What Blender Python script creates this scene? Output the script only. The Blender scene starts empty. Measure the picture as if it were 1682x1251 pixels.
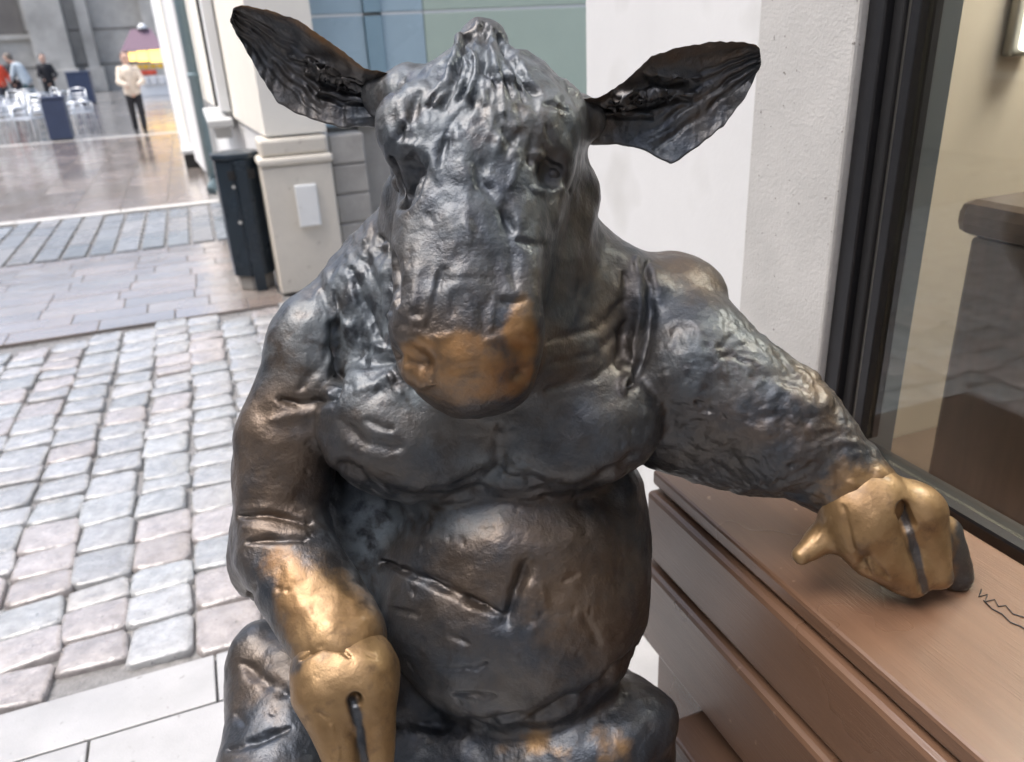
import bpy, bmesh, math, random
import numpy as np
from mathutils import Vector, Matrix
random.seed(7); rng = np.random.default_rng(11)
SC = bpy.context.scene
COL = SC.collection

# ------------------------------------------------------------------ camera
F, CX, CY = 1300.0, 841.0, 625.5                  # focal length and centre in photograph pixels
PITCH, ROLL, YAW, EYE = math.radians(23.5), math.radians(-3.0), math.radians(20.0), 1.5
_f0 = np.array([math.sin(YAW), math.cos(YAW), 0]); _r0 = np.array([math.cos(YAW), -math.sin(YAW), 0]); _u0 = np.array([0, 0, 1.0])
FW = _f0*math.cos(PITCH) - _u0*math.sin(PITCH); _u1 = _u0*math.cos(PITCH) + _f0*math.sin(PITCH)
RT = _r0*math.cos(ROLL) + _u1*math.sin(ROLL); UP = _u1*math.cos(ROLL) - _r0*math.sin(ROLL)
EYEP = np.array([0, 0, EYE])
cam_d = bpy.data.cameras.new('camera'); cam = bpy.data.objects.new('camera', cam_d); COL.objects.link(cam)
cam.matrix_world = Matrix(((RT[0], UP[0], -FW[0], 0), (RT[1], UP[1], -FW[1], 0), (RT[2], UP[2], -FW[2], EYE), (0, 0, 0, 1)))
cam_d.sensor_width = 36.0; cam_d.lens = F/1682*36.0; cam_d.clip_start = 0.02; cam_d.clip_end = 600
cam_d.dof.use_dof = True; cam_d.dof.focus_distance = 1.02; cam_d.dof.aperture_fstop = 5.0
SC.camera = cam

# ------------------------------------------------------------------ sky, sun, exposure (bright overcast, rain-wet street)
SUN_EL, SUN_AZ = math.radians(64), math.radians(-85)          # azimuth from +Y towards +X
world = bpy.data.worlds.new('World'); SC.world = world; world.use_nodes = True
wn = world.node_tree; wn.nodes.clear()
sky = wn.nodes.new('ShaderNodeTexSky'); sky.sky_type = 'NISHITA'; sky.sun_disc = False
sky.sun_elevation = SUN_EL; sky.sun_rotation = SUN_AZ; sky.air_density = 1.0; sky.dust_density = 5.0; sky.ozone_density = 1.0
hsv = wn.nodes.new('ShaderNodeHueSaturation'); hsv.inputs['Saturation'].default_value = 0.92
bgn = wn.nodes.new('ShaderNodeBackground'); bgn.inputs['Strength'].default_value = 0.15
wo = wn.nodes.new('ShaderNodeOutputWorld')
wn.links.new(sky.outputs[0], hsv.inputs['Color']); wn.links.new(hsv.outputs[0], bgn.inputs[0]); wn.links.new(bgn.outputs[0], wo.inputs[0])
sun_d = bpy.data.lights.new('sun', 'SUN'); sun_d.energy = 1.3; sun_d.angle = math.radians(50); sun_d.color = (1.0, 0.995, 0.985)
sun = bpy.data.objects.new('sun', sun_d); COL.objects.link(sun)
_sd = Vector((math.sin(SUN_AZ)*math.cos(SUN_EL), math.cos(SUN_AZ)*math.cos(SUN_EL), math.sin(SUN_EL)))
sun.rotation_euler = _sd.to_track_quat('Z', 'Y').to_euler(); sun.location = (-6, 6, 12)
SC.view_settings.view_transform = 'Standard'; SC.view_settings.look = 'None'; SC.view_settings.gamma = 1.0
SC.view_settings.use_curve_mapping = False
SC.view_settings.exposure = 1.25
SC.cycles.use_denoising = True
SC.cycles.max_bounces = 6; SC.cycles.diffuse_bounces = 3; SC.cycles.glossy_bounces = 3

# ------------------------------------------------------------------ helpers
def at(px, py, d): return EYEP + FW*d + RT*((px-CX)/F*d) - UP*((py-CY)/F*d)
def tag(o, label=None, cat=None, group=None, kind=None):
    if label: o['label'] = label
    if cat: o['category'] = cat
    if group: o['group'] = group
    if kind: o['kind'] = kind
    return o
def obj(name, me, mat=None, parent=None, loc=None):
    o = bpy.data.objects.new(name, me); COL.objects.link(o)
    if mat is not None and me is not None and len(me.materials) == 0: me.materials.append(mat)
    if parent is not None: o.parent = parent
    if loc is not None: o.location = loc
    return o
def empty(name, loc=(0, 0, 0), rz=0):
    o = bpy.data.objects.new(name, None); COL.objects.link(o); o.location = loc; o.rotation_euler = (0, 0, rz); o.empty_display_size = .05
    return o
def mesh_pd(name, v, f, smooth=False):
    me = bpy.data.meshes.new(name); me.from_pydata([tuple(map(float, p)) for p in v], [], f); me.update()
    if smooth: me.polygons.foreach_set('use_smooth', [True]*len(me.polygons))
    return me
class MB:                                          # collects bevelled boxes, prisms and tubes into one mesh
    def __init__(s): s.bm = bmesh.new()
    def box(s, x0, x1, y0, y1, z0, z1, bev=0.0):
        t = bmesh.new(); bmesh.ops.create_cube(t, size=1)
        for v in t.verts: v.co = Vector(((x0+x1)/2+v.co.x*(x1-x0), (y0+y1)/2+v.co.y*(y1-y0), (z0+z1)/2+v.co.z*(z1-z0)))
        if bev > 0: bmesh.ops.bevel(t, geom=t.edges[:], offset=bev, segments=2, profile=.5, affect='EDGES')
        s._add(t); return s
    def prism(s, pts, z0, z1, bev=0.0):            # xy outline extruded in z
        t = bmesh.new(); b = [t.verts.new((p[0], p[1], z0)) for p in pts]; u = [t.verts.new((p[0], p[1], z1)) for p in pts]
        n = len(pts); t.faces.new(b[::-1]); t.faces.new(u)
        for i in range(n): t.faces.new((b[i], b[(i+1) % n], u[(i+1) % n], u[i]))
        bmesh.ops.recalc_face_normals(t, faces=t.faces[:])
        if bev > 0: bmesh.ops.bevel(t, geom=t.edges[:], offset=bev, segments=2, profile=.5, affect='EDGES')
        s._add(t); return s
    def tube(s, pts, r, n=10, cap=True):
        pts = [Vector(p) for p in pts]; rs = r if hasattr(r, '__len__') else [r]*len(pts); rings = []
        for i, p in enumerate(pts):
            d = (pts[min(i+1, len(pts)-1)] - pts[max(i-1, 0)]).normalized()
            a = d.cross(Vector((0, 0, 1)) if abs(d.z) < .9 else Vector((1, 0, 0))).normalized(); b = d.cross(a)
            rings.append([s.bm.verts.new(p + (a*math.cos(2*math.pi*k/n) + b*math.sin(2*math.pi*k/n))*rs[i]) for k in range(n)])
        for A, B in zip(rings, rings[1:]):
            for k in range(n):
                f = s.bm.faces.new((A[k], A[(k+1) % n], B[(k+1) % n], B[k])); f.smooth = True
        if cap: s.bm.faces.new(rings[0][::-1]); s.bm.faces.new(rings[-1])
        return s
    def _add(s, t):
        m = bpy.data.meshes.new('tmp'); t.to_mesh(m); t.free(); s.bm.from_mesh(m); bpy.data.meshes.remove(m)
    def build(s, name, mat=None, parent=None, loc=None):
        bmesh.ops.recalc_face_normals(s.bm, faces=s.bm.faces[:])
        me = bpy.data.meshes.new(name); s.bm.to_mesh(me); s.bm.free()
        return obj(name, me, mat, parent, loc)

# ------------------------------------------------------------------ materials
MATS = {}
def material(name, color, rough=.5, metal=0.0, noise=None, rough_noise=None, bump=None, bump2=None, coat=0.0, coat_rough=.1, rand=0.0, spec=.5, hue=None, stretch=None):
    """noise=(scale, amount, detail): value mottling; bump=(scale, height m); rand: per-object value jitter; hue: list of tints picked per object"""
    m = bpy.data.materials.new(name); m.use_nodes = True; nt = m.node_tree; N = nt.nodes; L = nt.links
    b = N['Principled BSDF']; b.inputs['Roughness'].default_value = rough; b.inputs['Metallic'].default_value = metal
    b.inputs['Coat Weight'].default_value = coat; b.inputs['Coat Roughness'].default_value = coat_rough
    b.inputs['Specular IOR Level'].default_value = spec
    tc = N.new('ShaderNodeTexCoord'); vec = tc.outputs['Object']
    oi = N.new('ShaderNodeObjectInfo')
    if rand or hue:                                 # shift the pattern from object to object
        ad = N.new('ShaderNodeVectorMath'); ad.operation = 'ADD'
        sc = N.new('ShaderNodeVectorMath'); sc.operation = 'SCALE'; sc.inputs['Scale'].default_value = 37.0
        cb = N.new('ShaderNodeCombineXYZ')
        for k in range(3): L.new(oi.outputs['Random'], cb.inputs[k])
        L.new(cb.outputs[0], sc.inputs[0]); L.new(vec, ad.inputs[0]); L.new(sc.outputs[0], ad.inputs[1]); vec = ad.outputs[0]
    if stretch:
        mp = N.new('ShaderNodeMapping'); mp.inputs['Scale'].default_value = stretch; L.new(vec, mp.inputs[0]); svec = mp.outputs[0]
    else: svec = vec
    col = None
    if hue:
        cr = N.new('ShaderNodeValToRGB'); cr.color_ramp.interpolation = 'CONSTANT'
        els = cr.color_ramp.elements
        for i, c in enumerate(hue):
            e = els[i] if i < 2 else els.new(i/len(hue))
            e.position = i/len(hue); e.color = (*c, 1)
        L.new(oi.outputs['Random'], cr.inputs[0]); col = cr.outputs[0]
    val = None
    if noise:
        n = N.new('ShaderNodeTexNoise'); n.inputs['Scale'].default_value = noise[0]; n.inputs['Detail'].default_value = noise[2] if len(noise) > 2 else 6
        n.inputs['Roughness'].default_value = .62
        L.new(svec, n.inputs['Vector'])
        mr = N.new('ShaderNodeMapRange'); mr.inputs['From Min'].default_value = .25; mr.inputs['From Max'].default_value = .75
        mr.inputs['To Min'].default_value = 1-noise[1]; mr.inputs['To Max'].default_value = 1+noise[1]; L.new(n.outputs[0], mr.inputs[0]); val = mr.outputs[0]
    if rand:
        mr = N.new('ShaderNodeMapRange'); mr.inputs['To Min'].default_value = 1-rand; mr.inputs['To Max'].default_value = 1+rand
        wv = N.new('ShaderNodeMath'); wv.operation = 'FRACT'; ml = N.new('ShaderNodeMath'); ml.operation = 'MULTIPLY'; ml.inputs[1].default_value = 7.31
        L.new(oi.outputs['Random'], ml.inputs[0]); L.new(ml.outputs[0], wv.inputs[0]); L.new(wv.outputs[0], mr.inputs[0])
        if val:
            mm = N.new('ShaderNodeMath'); mm.operation = 'MULTIPLY'; L.new(val, mm.inputs[0]); L.new(mr.outputs[0], mm.inputs[1]); val = mm.outputs[0]
        else: val = mr.outputs[0]
    if val is not None:
        h = N.new('ShaderNodeHueSaturation'); L.new(val, h.inputs['Value'])
        if col is not None: L.new(col, h.inputs['Color'])
        else: h.inputs['Color'].default_value = (*color, 1)
        L.new(h.outputs[0], b.inputs['Base Color'])
    elif col is not None: L.new(col, b.inputs['Base Color'])
    else: b.inputs['Base Color'].default_value = (*color, 1)
    if rough_noise:
        n = N.new('ShaderNodeTexNoise'); n.inputs['Scale'].default_value = rough_noise[0]; n.inputs['Detail'].default_value = 4; L.new(vec, n.inputs['Vector'])
        mr = N.new('ShaderNodeMapRange'); mr.inputs['From Min'].default_value = .35; mr.inputs['From Max'].default_value = .65
        mr.inputs['To Min'].default_value = rough_noise[1]; mr.inputs['To Max'].default_value = rough_noise[2]; L.new(n.outputs[0], mr.inputs[0]); L.new(mr.outputs[0], b.inputs['Roughness'])
    prev = None
    for bp in (bump, bump2):
        if not bp: continue
        n = N.new('ShaderNodeTexNoise'); n.inputs['Scale'].default_value = bp[0]; n.inputs['Detail'].default_value = 5; L.new(svec, n.inputs['Vector'])
        bn = N.new('ShaderNodeBump'); bn.inputs['Strength'].default_value = 1.0; bn.inputs['Distance'].default_value = bp[1]
        L.new(n.outputs[0], bn.inputs['Height'])
        if prev: L.new(prev, bn.inputs['Normal'])
        prev = bn.outputs[0]
    if prev: L.new(prev, b.inputs['Normal']); L.new(prev, b.inputs['Coat Normal'])
    MATS[name] = m; return m

STONE_TINTS = [(.345, .35, .355), (.32, .33, .335), (.35, .345, .34), (.365, .335, .325), (.35, .355, .36), (.31, .32, .325), (.35, .345, .345), (.36, .335, .33)]
m_cobble = material('wet_cobble', (.3, .3, .3), .25, coat=.7, coat_rough=.10, noise=(22, .34, 8), rough_noise=(9, .14, .40), bump=(60, .003), bump2=(14, .006), hue=STONE_TINTS, rand=.14)
m_joint = material('wet_joint_sand', (.21, .205, .20), .55, noise=(40, .35), rough_noise=(5, .15, .6), bump=(90, .004))
m_slab = material('smooth_slab', (.40, .40, .40), .42, coat=.3, coat_rough=.2, noise=(5, .16, 10), rough_noise=(3, .26, .5), bump=(260, .0007), rand=.05)
m_paver = material('wet_paver', (.2, .18, .17), .12, coat=1.0, coat_rough=.11, noise=(3, .22, 8), rough_noise=(1.6, .10, .32), bump=(45, .0012), bump2=(6, .003), rand=.13, hue=[(.25, .205, .18), (.225, .19, .17), (.265, .22, .19), (.235, .205, .185)])
m_sett = material('blue_sett', (.2, .22, .24), .3, noise=(14, .2), rough_noise=(3, .15, .42), bump=(40, .003), hue=[(.20, .215, .235), (.17, .19, .21), (.23, .235, .245)], rand=.12)
m_pale = material('pale_kerb_stone', (.50, .49, .47), .35, noise=(6, .12), rand=.08)
m_square = material('wet_square', (.23, .22, .212), .14, coat=.8, coat_rough=.15, noise=(1.2, .25, 8), rough_noise=(.7, .06, .3), bump=(8, .002))
m_plaster = material('white_plaster', (.42, .415, .405), .75, noise=(7, .10, 10), bump=(170, .0011), bump2=(25, .0007))
m_smoothwhite = material('smooth_white_render', (.60, .605, .61), .6, noise=(2.5, .05, 8), bump=(90, .0003))
m_cream = material('cream_render', (.78, .75, .68), .7, noise=(2.5, .05, 8), bump=(50, .0015))
m_base = material('pilaster_base_render', (.60, .56, .49), .7, noise=(5, .08, 8), bump=(60, .002))
m_greystone = material('grey_stone', (.36, .345, .32), .7, noise=(7, .18, 8), bump=(30, .004), rand=.12)
m_church = material('church_stone', (.36, .35, .325), .85, noise=(.8, .34, 10), bump=(2.5, .03), rand=.10)
m_church_dark = material('church_recess', (.14, .13, .12), .9, noise=(.8, .25, 8))
m_frame = material('dark_aluminium', (.018, .018, .02), .32, metal=.3, noise=(30, .2), bump=(300, .0002))
m_rubber = material('gasket', (.01, .01, .011), .5)
m_trim = material('brushed_trim', (.30, .29, .27), .3, metal=.9)
m_curtain = material('grey_column_paint', (.17, .19, .20), .6, noise=(3, .05))
m_room = material('beige_room_wall', (.56, .48, .39), .8, noise=(2, .05))
m_roomfloor = material('shop_floor', (.14, .10, .075), .4, noise=(5, .3, 8))
m_walnut = material('dark_walnut', (.06, .035, .025), .35, noise=(4, .35, 8), stretch=(1, 8, 1), rand=.1)
m_binmetal = material('blue_black_metal', (.020, .032, .045), .32, metal=.2, noise=(9, .25), rough_noise=(5, .22, .42))
m_rivet = material('bright_screw', (.6, .6, .58), .3, metal=.9)
m_pipe = material('blue_grey_pipe', (.16, .23, .26), .35, noise=(6, .12))
m_whitewood = material('white_painted_wood', (.72, .73, .73), .45, noise=(4, .04))
m_greysill = material('grey_sill', (.48, .49, .49), .5, noise=(8, .1))
m_black = material('black_gap', (.012, .012, .013), .6)
m_bluepanel = material('blue_panel', (.36, .48, .55), .3, noise=(1.3, .14, 5), rough_noise=(2, .2, .4))
m_bluepost = material('blue_post', (.24, .36, .43), .35, noise=(2, .1, 5))
m_greenpanel = material('green_panel', (.42, .51, .44), .3, noise=(1.3, .07, 5))
m_jointwhite = material('white_joint_strip', (.75, .78, .78), .4)
m_box = material('white_cabinet', (.74, .75, .74), .4, noise=(12, .03))
m_skin = material('skin', (.55, .36, .28), .55, noise=(8, .08))
m_hair = material('dark_hair', (.03, .022, .018), .5, noise=(30, .3))
m_chrome = material('satin_aluminium', (.62, .65, .68), .28, metal=.9)
m_navy = material('navy_plastic', (.035, .05, .095), .4, noise=(5, .15))

def cloth(name, c): return material(name, c, .8, noise=(14, .2, 6), bump=(60, .003))

def wood_material():
    m = material('brown_stained_wood', (.118, .066, .041), .3, noise=(2.2, .16, 9), rough_noise=(2.5, .20, .38), bump=(30, .0006), stretch=(14, .8, 14), rand=.06, coat=.25, coat_rough=.25)
    return m
m_wood = wood_material()

def bronze_material(name):
    """patinated bronze; vertex layers: polish = rubbed to bare metal, patina = blue-green corrosion plus painted blue-grey sky sheen, rust = warm brown"""
    m = bpy.data.materials.new(name); m.use_nodes = True; nt = m.node_tree; N = nt.nodes; L = nt.links; b = N['Principled BSDF']
    tc = N.new('ShaderNodeTexCoord')
    def noise(scale, detail=6, rough=.6):
        n = N.new('ShaderNodeTexNoise'); n.inputs['Scale'].default_value = scale; n.inputs['Detail'].default_value = detail; n.inputs['Roughness'].default_value = rough
        L.new(tc.outputs['Object'], n.inputs['Vector']); return n.outputs[0]
    def ramp(src, a, c, lo=0., hi=1.):
        r = N.new('ShaderNodeMapRange'); r.interpolation_type = 'SMOOTHSTEP'; r.inputs['From Min'].default_value = a; r.inputs['From Max'].default_value = c
        r.inputs['To Min'].default_value = lo; r.inputs['To Max'].default_value = hi; L.new(src, r.inputs[0]); return r.outputs[0]
    def attr(n):
        a = N.new('ShaderNodeAttribute'); a.attribute_name = n; return a.outputs['Fac']
    def math2(op, a, c):
        q = N.new('ShaderNodeMath'); q.operation = op
        for i, s in enumerate((a, c)):
            if isinstance(s, float): q.inputs[i].default_value = s
            else: L.new(s, q.inputs[i])
        return q.outputs[0]
    def mix(f, a, c):
        q = N.new('ShaderNodeMix'); q.data_type = 'RGBA'; L.new(f, q.inputs[0])
        for i, s in ((6, a), (7, c)):
            if isinstance(s, tuple): q.inputs[i].default_value = (*s, 1)
            else: L.new(s, q.inputs[i])
        return q.outputs[2]
    n1, n2, n3 = noise(9, 8), noise(34, 6), noise(170, 4)
    base = mix(ramp(n1, .35, .68), (.046, .054, .067), (.074, .067, .062))
    base = mix(ramp(n2, .56, .74, 0., .65), base, (.030, .028, .028))
    rust = math2('MULTIPLY', attr('rust'), ramp(n1, .30, .62))
    base = mix(rust, base, (.128, .092, .066))
    pat_sheen = math2('MULTIPLY', attr('patina_sheen'), ramp(n2, .32, .60))
    base = mix(pat_sheen, base, (.150, .180, .205))
    pol = ramp(math2('ADD', attr('polish'), math2('MULTIPLY', math2('SUBTRACT', n2, .5), .9)), .28, .78)
    gold = mix(ramp(n1, .32, .7), (.185, .112, .052), (.29, .190, .095))
    gold = mix(ramp(n2, .52, .72, 0., .8), gold, (.11, .068, .038))
    gold = mix(math2('MULTIPLY', attr('rust'), .75), gold, (.30, .150, .055))
    base = mix(pol, base, gold)
    L.new(base, b.inputs['Base Color'])
    met = math2('SUBTRACT', math2('SUBTRACT', .72, math2('MULTIPLY', pat_sheen, .5)), math2('MULTIPLY', pol, .02)); L.new(met, b.inputs['Metallic'])
    ro = ramp(n2, .3, .7, .36, .55)
    ro = math2('ADD', ro, math2('MULTIPLY', pat_sheen, .15)); ro = math2('ADD', ro, math2('MULTIPLY', pol, .03)); L.new(ro, b.inputs['Roughness'])
    b.inputs['Coat Weight'].default_value = .24; b.inputs['Coat Roughness'].default_value = .22
    b1 = N.new('ShaderNodeBump'); b1.inputs['Distance'].default_value = .0038; L.new(math2('SUBTRACT', .50, math2('MULTIPLY', pol, .22)), b1.inputs['Strength']); L.new(n2, b1.inputs['Height'])
    b2 = N.new('ShaderNodeBump'); b2.inputs['Distance'].default_value = .0016; L.new(math2('SUBTRACT', .75, math2('MULTIPLY', pol, .40)), b2.inputs['Strength']); L.new(n3, b2.inputs['Height']); L.new(b1.outputs[0], b2.inputs['Normal'])
    L.new(b2.outputs[0], b.inputs['Normal']); L.new(b1.outputs[0], b.inputs['Coat Normal'])
    return m
m_bronze = bronze_material('patinated_bronze')

# ------------------------------------------------------------------ signed-distance sculpting (numpy) and surface nets
class Sculpt:
    def __init__(s, lo, hi, h):
        s.lo = np.array(lo, float); s.h = h; s.n = (np.ceil((np.array(hi)-s.lo)/h).astype(int)+1)
        s.f = np.full(s.n, .06, np.float32)
    def _win(s, lo, hi):
        a = np.clip(np.floor((np.array(lo)-s.lo)/s.h).astype(int), 0, s.n-1); b = np.clip(np.ceil((np.array(hi)-s.lo)/s.h).astype(int)+1, 1, s.n)
        b = np.maximum(b, a+1)
        g = [(s.lo[i]+s.h*np.arange(a[i], b[i])).astype(np.float32) for i in range(3)]
        return tuple(slice(a[i], b[i]) for i in range(3)), (g[0][:, None, None], g[1][None, :, None], g[2][None, None, :])
    def _put(s, sl, d, k, sub):
        f = s.f[sl]
        if sub:
            d = -d; t = np.clip(.5-.5*(d-f)/k, 0, 1) if False else None
            hh = np.clip(.5-.5*(f-d)/k, 0, 1); s.f[sl] = f*(1-hh)+d*hh+k*hh*(1-hh)      # smooth maximum
        else:
            hh = np.clip(.5+.5*(f-d)/k, 0, 1); s.f[sl] = f*(1-hh)+d*hh-k*hh*(1-hh)
    def cone(s, a, b, r1, r2, k=.02, sub=False):
        a = np.array(a, np.float32); b = np.array(b, np.float32); m = k+.045+max(r1, r2)
        sl, (X, Y, Z) = s._win(np.minimum(a, b)-m, np.maximum(a, b)+m)
        ba = b-a; t = np.clip(((X-a[0])*ba[0]+(Y-a[1])*ba[1]+(Z-a[2])*ba[2])/max(float(ba@ba), 1e-9), 0, 1)
        d = np.sqrt((X-a[0]-ba[0]*t)**2+(Y-a[1]-ba[1]*t)**2+(Z-a[2]-ba[2]*t)**2)-(r1+(r2-r1)*t)
        s._put(sl, d, k, sub); return s
    def ell(s, c, r, k=.02, sub=False, rot=0.0, tilt=0.0):     # rot about the view axis, tilt about the sideways axis (degrees)
        c = np.array(c, np.float32); m = k+.045+max(r)
        sl, (X, Y, Z) = s._win(c-m, c+m); x, y, z = X-c[0], Y-c[1], Z-c[2]
        if rot:
            q = math.radians(rot); x, y = x*math.cos(q)+y*math.sin(q), -x*math.sin(q)+y*math.cos(q)
        if tilt:
            q = math.radians(tilt); y, z = y*math.cos(q)+z*math.sin(q), -y*math.sin(q)+z*math.cos(q)
        k0 = np.sqrt((x/r[0])**2+(y/r[1])**2+(z/r[2])**2); k1 = np.sqrt((x/r[0]**2)**2+(y/r[1]**2)**2+(z/r[2]**2)**2)
        d = k0*(k0-1)/np.maximum(k1, 1e-6); s._put(sl, np.broadcast_to(d, s.f[sl].shape), k, sub); return s
    def mesh(s):
        f = s.f; neg = f < 0; nx, ny, nz = f.shape
        cnt = np.zeros((nx-1, ny-1, nz-1), np.int8)
        for i in (0, 1):
            for j in (0, 1):
                for k in (0, 1): cnt += neg[i:nx-1+i, j:ny-1+j, k:nz-1+k]
        act = np.argwhere((cnt > 0) & (cnt < 8)); idx = np.full(cnt.shape, -1, np.int32); idx[tuple(act.T)] = np.arange(len(act))
        acc = np.zeros((len(act), 3)); w = np.zeros(len(act))
        cs = [(i, j, k) for i in (0, 1) for j in (0, 1) for k in (0, 1)]
        for a in cs:
            for ax in range(3):
                if a[ax]: continue
                b = list(a); b[ax] = 1
                va = f[tuple((act+a).T)]; vb = f[tuple((act+b).T)]; x = (va < 0) != (vb < 0)
                t = np.where(x, va/np.where(x, va-vb, 1), 0); p = np.array(a, float)[None]+np.eye(3)[ax][None]*t[:, None]
                acc += p*x[:, None]; w += x
        v = s.lo+(act+acc/w[:, None])*s.h
        quads = []
        for ax in range(3):
            e = [slice(1, -1)]*3; e[ax] = slice(0, -1); e2 = list(e); e2[ax] = slice(1, None)
            A = neg[tuple(e)]; B = neg[tuple(e2)]; off = np.array([1 if i != ax else 0 for i in range(3)])
            p = np.argwhere(A != B)+off; flip = A[tuple((p-off).T)]
            o1, o2 = [(1, 2), (2, 0), (0, 1)][ax]; d1 = np.eye(3, dtype=int)[o1]; d2 = np.eye(3, dtype=int)[o2]
            q = np.stack([idx[tuple((p-d1-d2).T)], idx[tuple((p-d2).T)], idx[tuple(p.T)], idx[tuple((p-d1).T)]], 1)
            q[~flip] = q[~flip][:, ::-1]; quads.append(q)
        q = np.concatenate(quads); q = q[(q >= 0).all(1)]
        return v, q
def vnormals(v, q):
    n = np.cross(v[q[:, 2]]-v[q[:, 0]], v[q[:, 3]]-v[q[:, 1]]); o = np.zeros_like(v)
    for i in range(4):
        for a in range(3): o[:, a] += np.bincount(q[:, i], n[:, a], len(v))
    return o/np.maximum(np.linalg.norm(o, axis=1, keepdims=True), 1e-12)
def relax(v, q, it=2, lam=.5):
    e = np.concatenate([q[:, [0, 1]], q[:, [1, 2]], q[:, [2, 3]], q[:, [3, 0]]])
    deg = np.maximum(np.bincount(e[:, 0], minlength=len(v))+np.bincount(e[:, 1], minlength=len(v)), 1)
    for _ in range(it):
        s = np.zeros_like(v)
        for a in range(3): s[:, a] = np.bincount(e[:, 0], v[e[:, 1], a], len(v))+np.bincount(e[:, 1], v[e[:, 0], a], len(v))
        v = v+(s/deg[:, None]-v)*lam
    return v
_perm = rng.permutation(256); _perm = np.concatenate([_perm, _perm, _perm])
_grad = rng.normal(size=(256, 3)); _grad /= np.linalg.norm(_grad, axis=1, keepdims=True)
def pnoise(p):
    i = np.floor(p).astype(int); f = p-i; i &= 255; u = f*f*f*(f*(f*6-15)+10); r = 0
    for a in (0, 1):
        for b in (0, 1):
            for c in (0, 1):
                g = _grad[_perm[_perm[_perm[i[:, 0]+a]+i[:, 1]+b]+i[:, 2]+c] & 255]
                w = (u[:, 0] if a else 1-u[:, 0])*(u[:, 1] if b else 1-u[:, 1])*(u[:, 2] if c else 1-u[:, 2])
                r = r+w*(g*(f-np.array([a, b, c]))).sum(1)
    return r
def fbm(p, o=3):
    return sum(pnoise(p*2**k+17.3*k)*.5**k for k in range(o))
def ridged(p, o=2):
    return sum((1-2.2*np.abs(pnoise(p*2**k+9.1*k)))*.5**k for k in range(o))
def sstep(x, a, b): t = np.clip((x-a)/(b-a), 0, 1); return t*t*(3-2*t)
def p3(px, py, d): return np.array([(px-CX)/F*d, -(py-CY)/F*d, d])          # sideways, up, depth in the sculptor's frame
def to_world(v): return EYEP+v[:, :1]*RT+v[:, 1:2]*UP+v[:, 2:3]*FW
def from_world(p): q = np.array(p, float)-EYEP; return np.array([q@RT, q@UP, q@FW])
def seg_dist(x, y, pts):
    best = np.full(len(x), 1e9); tt = np.zeros(len(x)); tot = len(pts)-1
    for i, (a, b) in enumerate(zip(pts, pts[1:])):
        dx, dy = b[0]-a[0], b[1]-a[1]; t = np.clip(((x-a[0])*dx+(y-a[1])*dy)/(dx*dx+dy*dy+1e-9), 0, 1)
        d = np.hypot(x-a[0]-dx*t, y-a[1]-dy*t); m = d < best; best[m] = d[m]; tt[m] = (i+t[m])/tot
    return best, tt
class Surf:                                         # a sculpted surface: details are worked into it with strokes
    def __init__(s, v, q): s.v, s.q = v, q; s.refresh(); s.att = {k: np.zeros(len(v)) for k in ('polish', 'patina_sheen', 'rust')}
    def refresh(s):
        s.nrm = vnormals(s.v, s.q)
        if (s.nrm*(s.v-s.v.mean(0))).sum() < 0: s.nrm = -s.nrm
        s.x = CX+F*s.v[:, 0]/s.v[:, 2]; s.y = CY-F*s.v[:, 1]/s.v[:, 2]; s.d = s.v[:, 2]
        s.front = sstep(-s.nrm[:, 2], -.15, .25)
    def push(s, amt): s.v = s.v+s.nrm*np.asarray(amt)[:, None]
    def stroke(s, pts, w, depth, dr=(0, 9), wob=4.0, taper=True):
        if not hasattr(s, 'wx'): s.wx, s.wy = pnoise(s.v*38), pnoise(s.v*38+50)
        xs = [p[0] for p in pts]; ys = [p[1] for p in pts]; g = 3*w+wob
        i = np.nonzero((s.x > min(xs)-g) & (s.x < max(xs)+g) & (s.y > min(ys)-g) & (s.y < max(ys)+g) & (s.d > dr[0]) & (s.d < dr[1]) & (s.front > 0))[0]
        if not len(i): return
        dist, t = seg_dist(s.x[i]+wob*s.wx[i], s.y[i]+wob*s.wy[i], pts); ww = w*(.35+.65*np.sqrt(np.clip(4*t*(1-t), 0, 1))) if taper else w
        s.v[i] += s.nrm[i]*(np.exp(-(dist/np.maximum(ww, .5))**2)*s.front[i]*(.6+.9*np.clip(.5+s.wx[i]*1.3+s.wy[i]*.8, 0, 1))*(depth*(.55 if depth > 0 else .85)))[:, None]
    def blob(s, c, r, ry=None, dr=(0, 9), soft=.6):
        ry = ry or r; q = np.hypot((s.x-c[0])/r, (s.y-c[1])/ry); return (1-sstep(q, 1-soft, 1+soft))*(s.d > dr[0])*(s.d < dr[1])
    def build(s, name, mat, parent, base):
        w = to_world(s.v)-np.array(base); me = bpy.data.meshes.new(name); q = s.q[:, ::-1] if s.flip(w) else s.q
        me.vertices.add(len(w)); me.vertices.foreach_set('co', w.astype(np.float32).ravel())
        me.loops.add(q.size); me.loops.foreach_set('vertex_index', q.astype(np.int32).ravel())
        me.polygons.add(len(q)); me.polygons.foreach_set('loop_start', np.arange(0, q.size, 4, dtype=np.int32))
        me.polygons.foreach_set('use_smooth', np.ones(len(q), bool)); me.update(calc_edges=True); me.validate()
        for k, a in s.att.items():
            at_ = me.attributes.new(k, 'FLOAT', 'POINT'); at_.data.foreach_set('value', np.clip(a, 0, 1).astype(np.float32))
        return obj(name, me, mat, parent)
    def flip(s, w):
        n = np.cross(w[s.q[:, 2]]-w[s.q[:, 0]], w[s.q[:, 3]]-w[s.q[:, 1]]); c = w[s.q].mean(1)
        return (n*c).sum() < 0                      # signed volume

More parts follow.
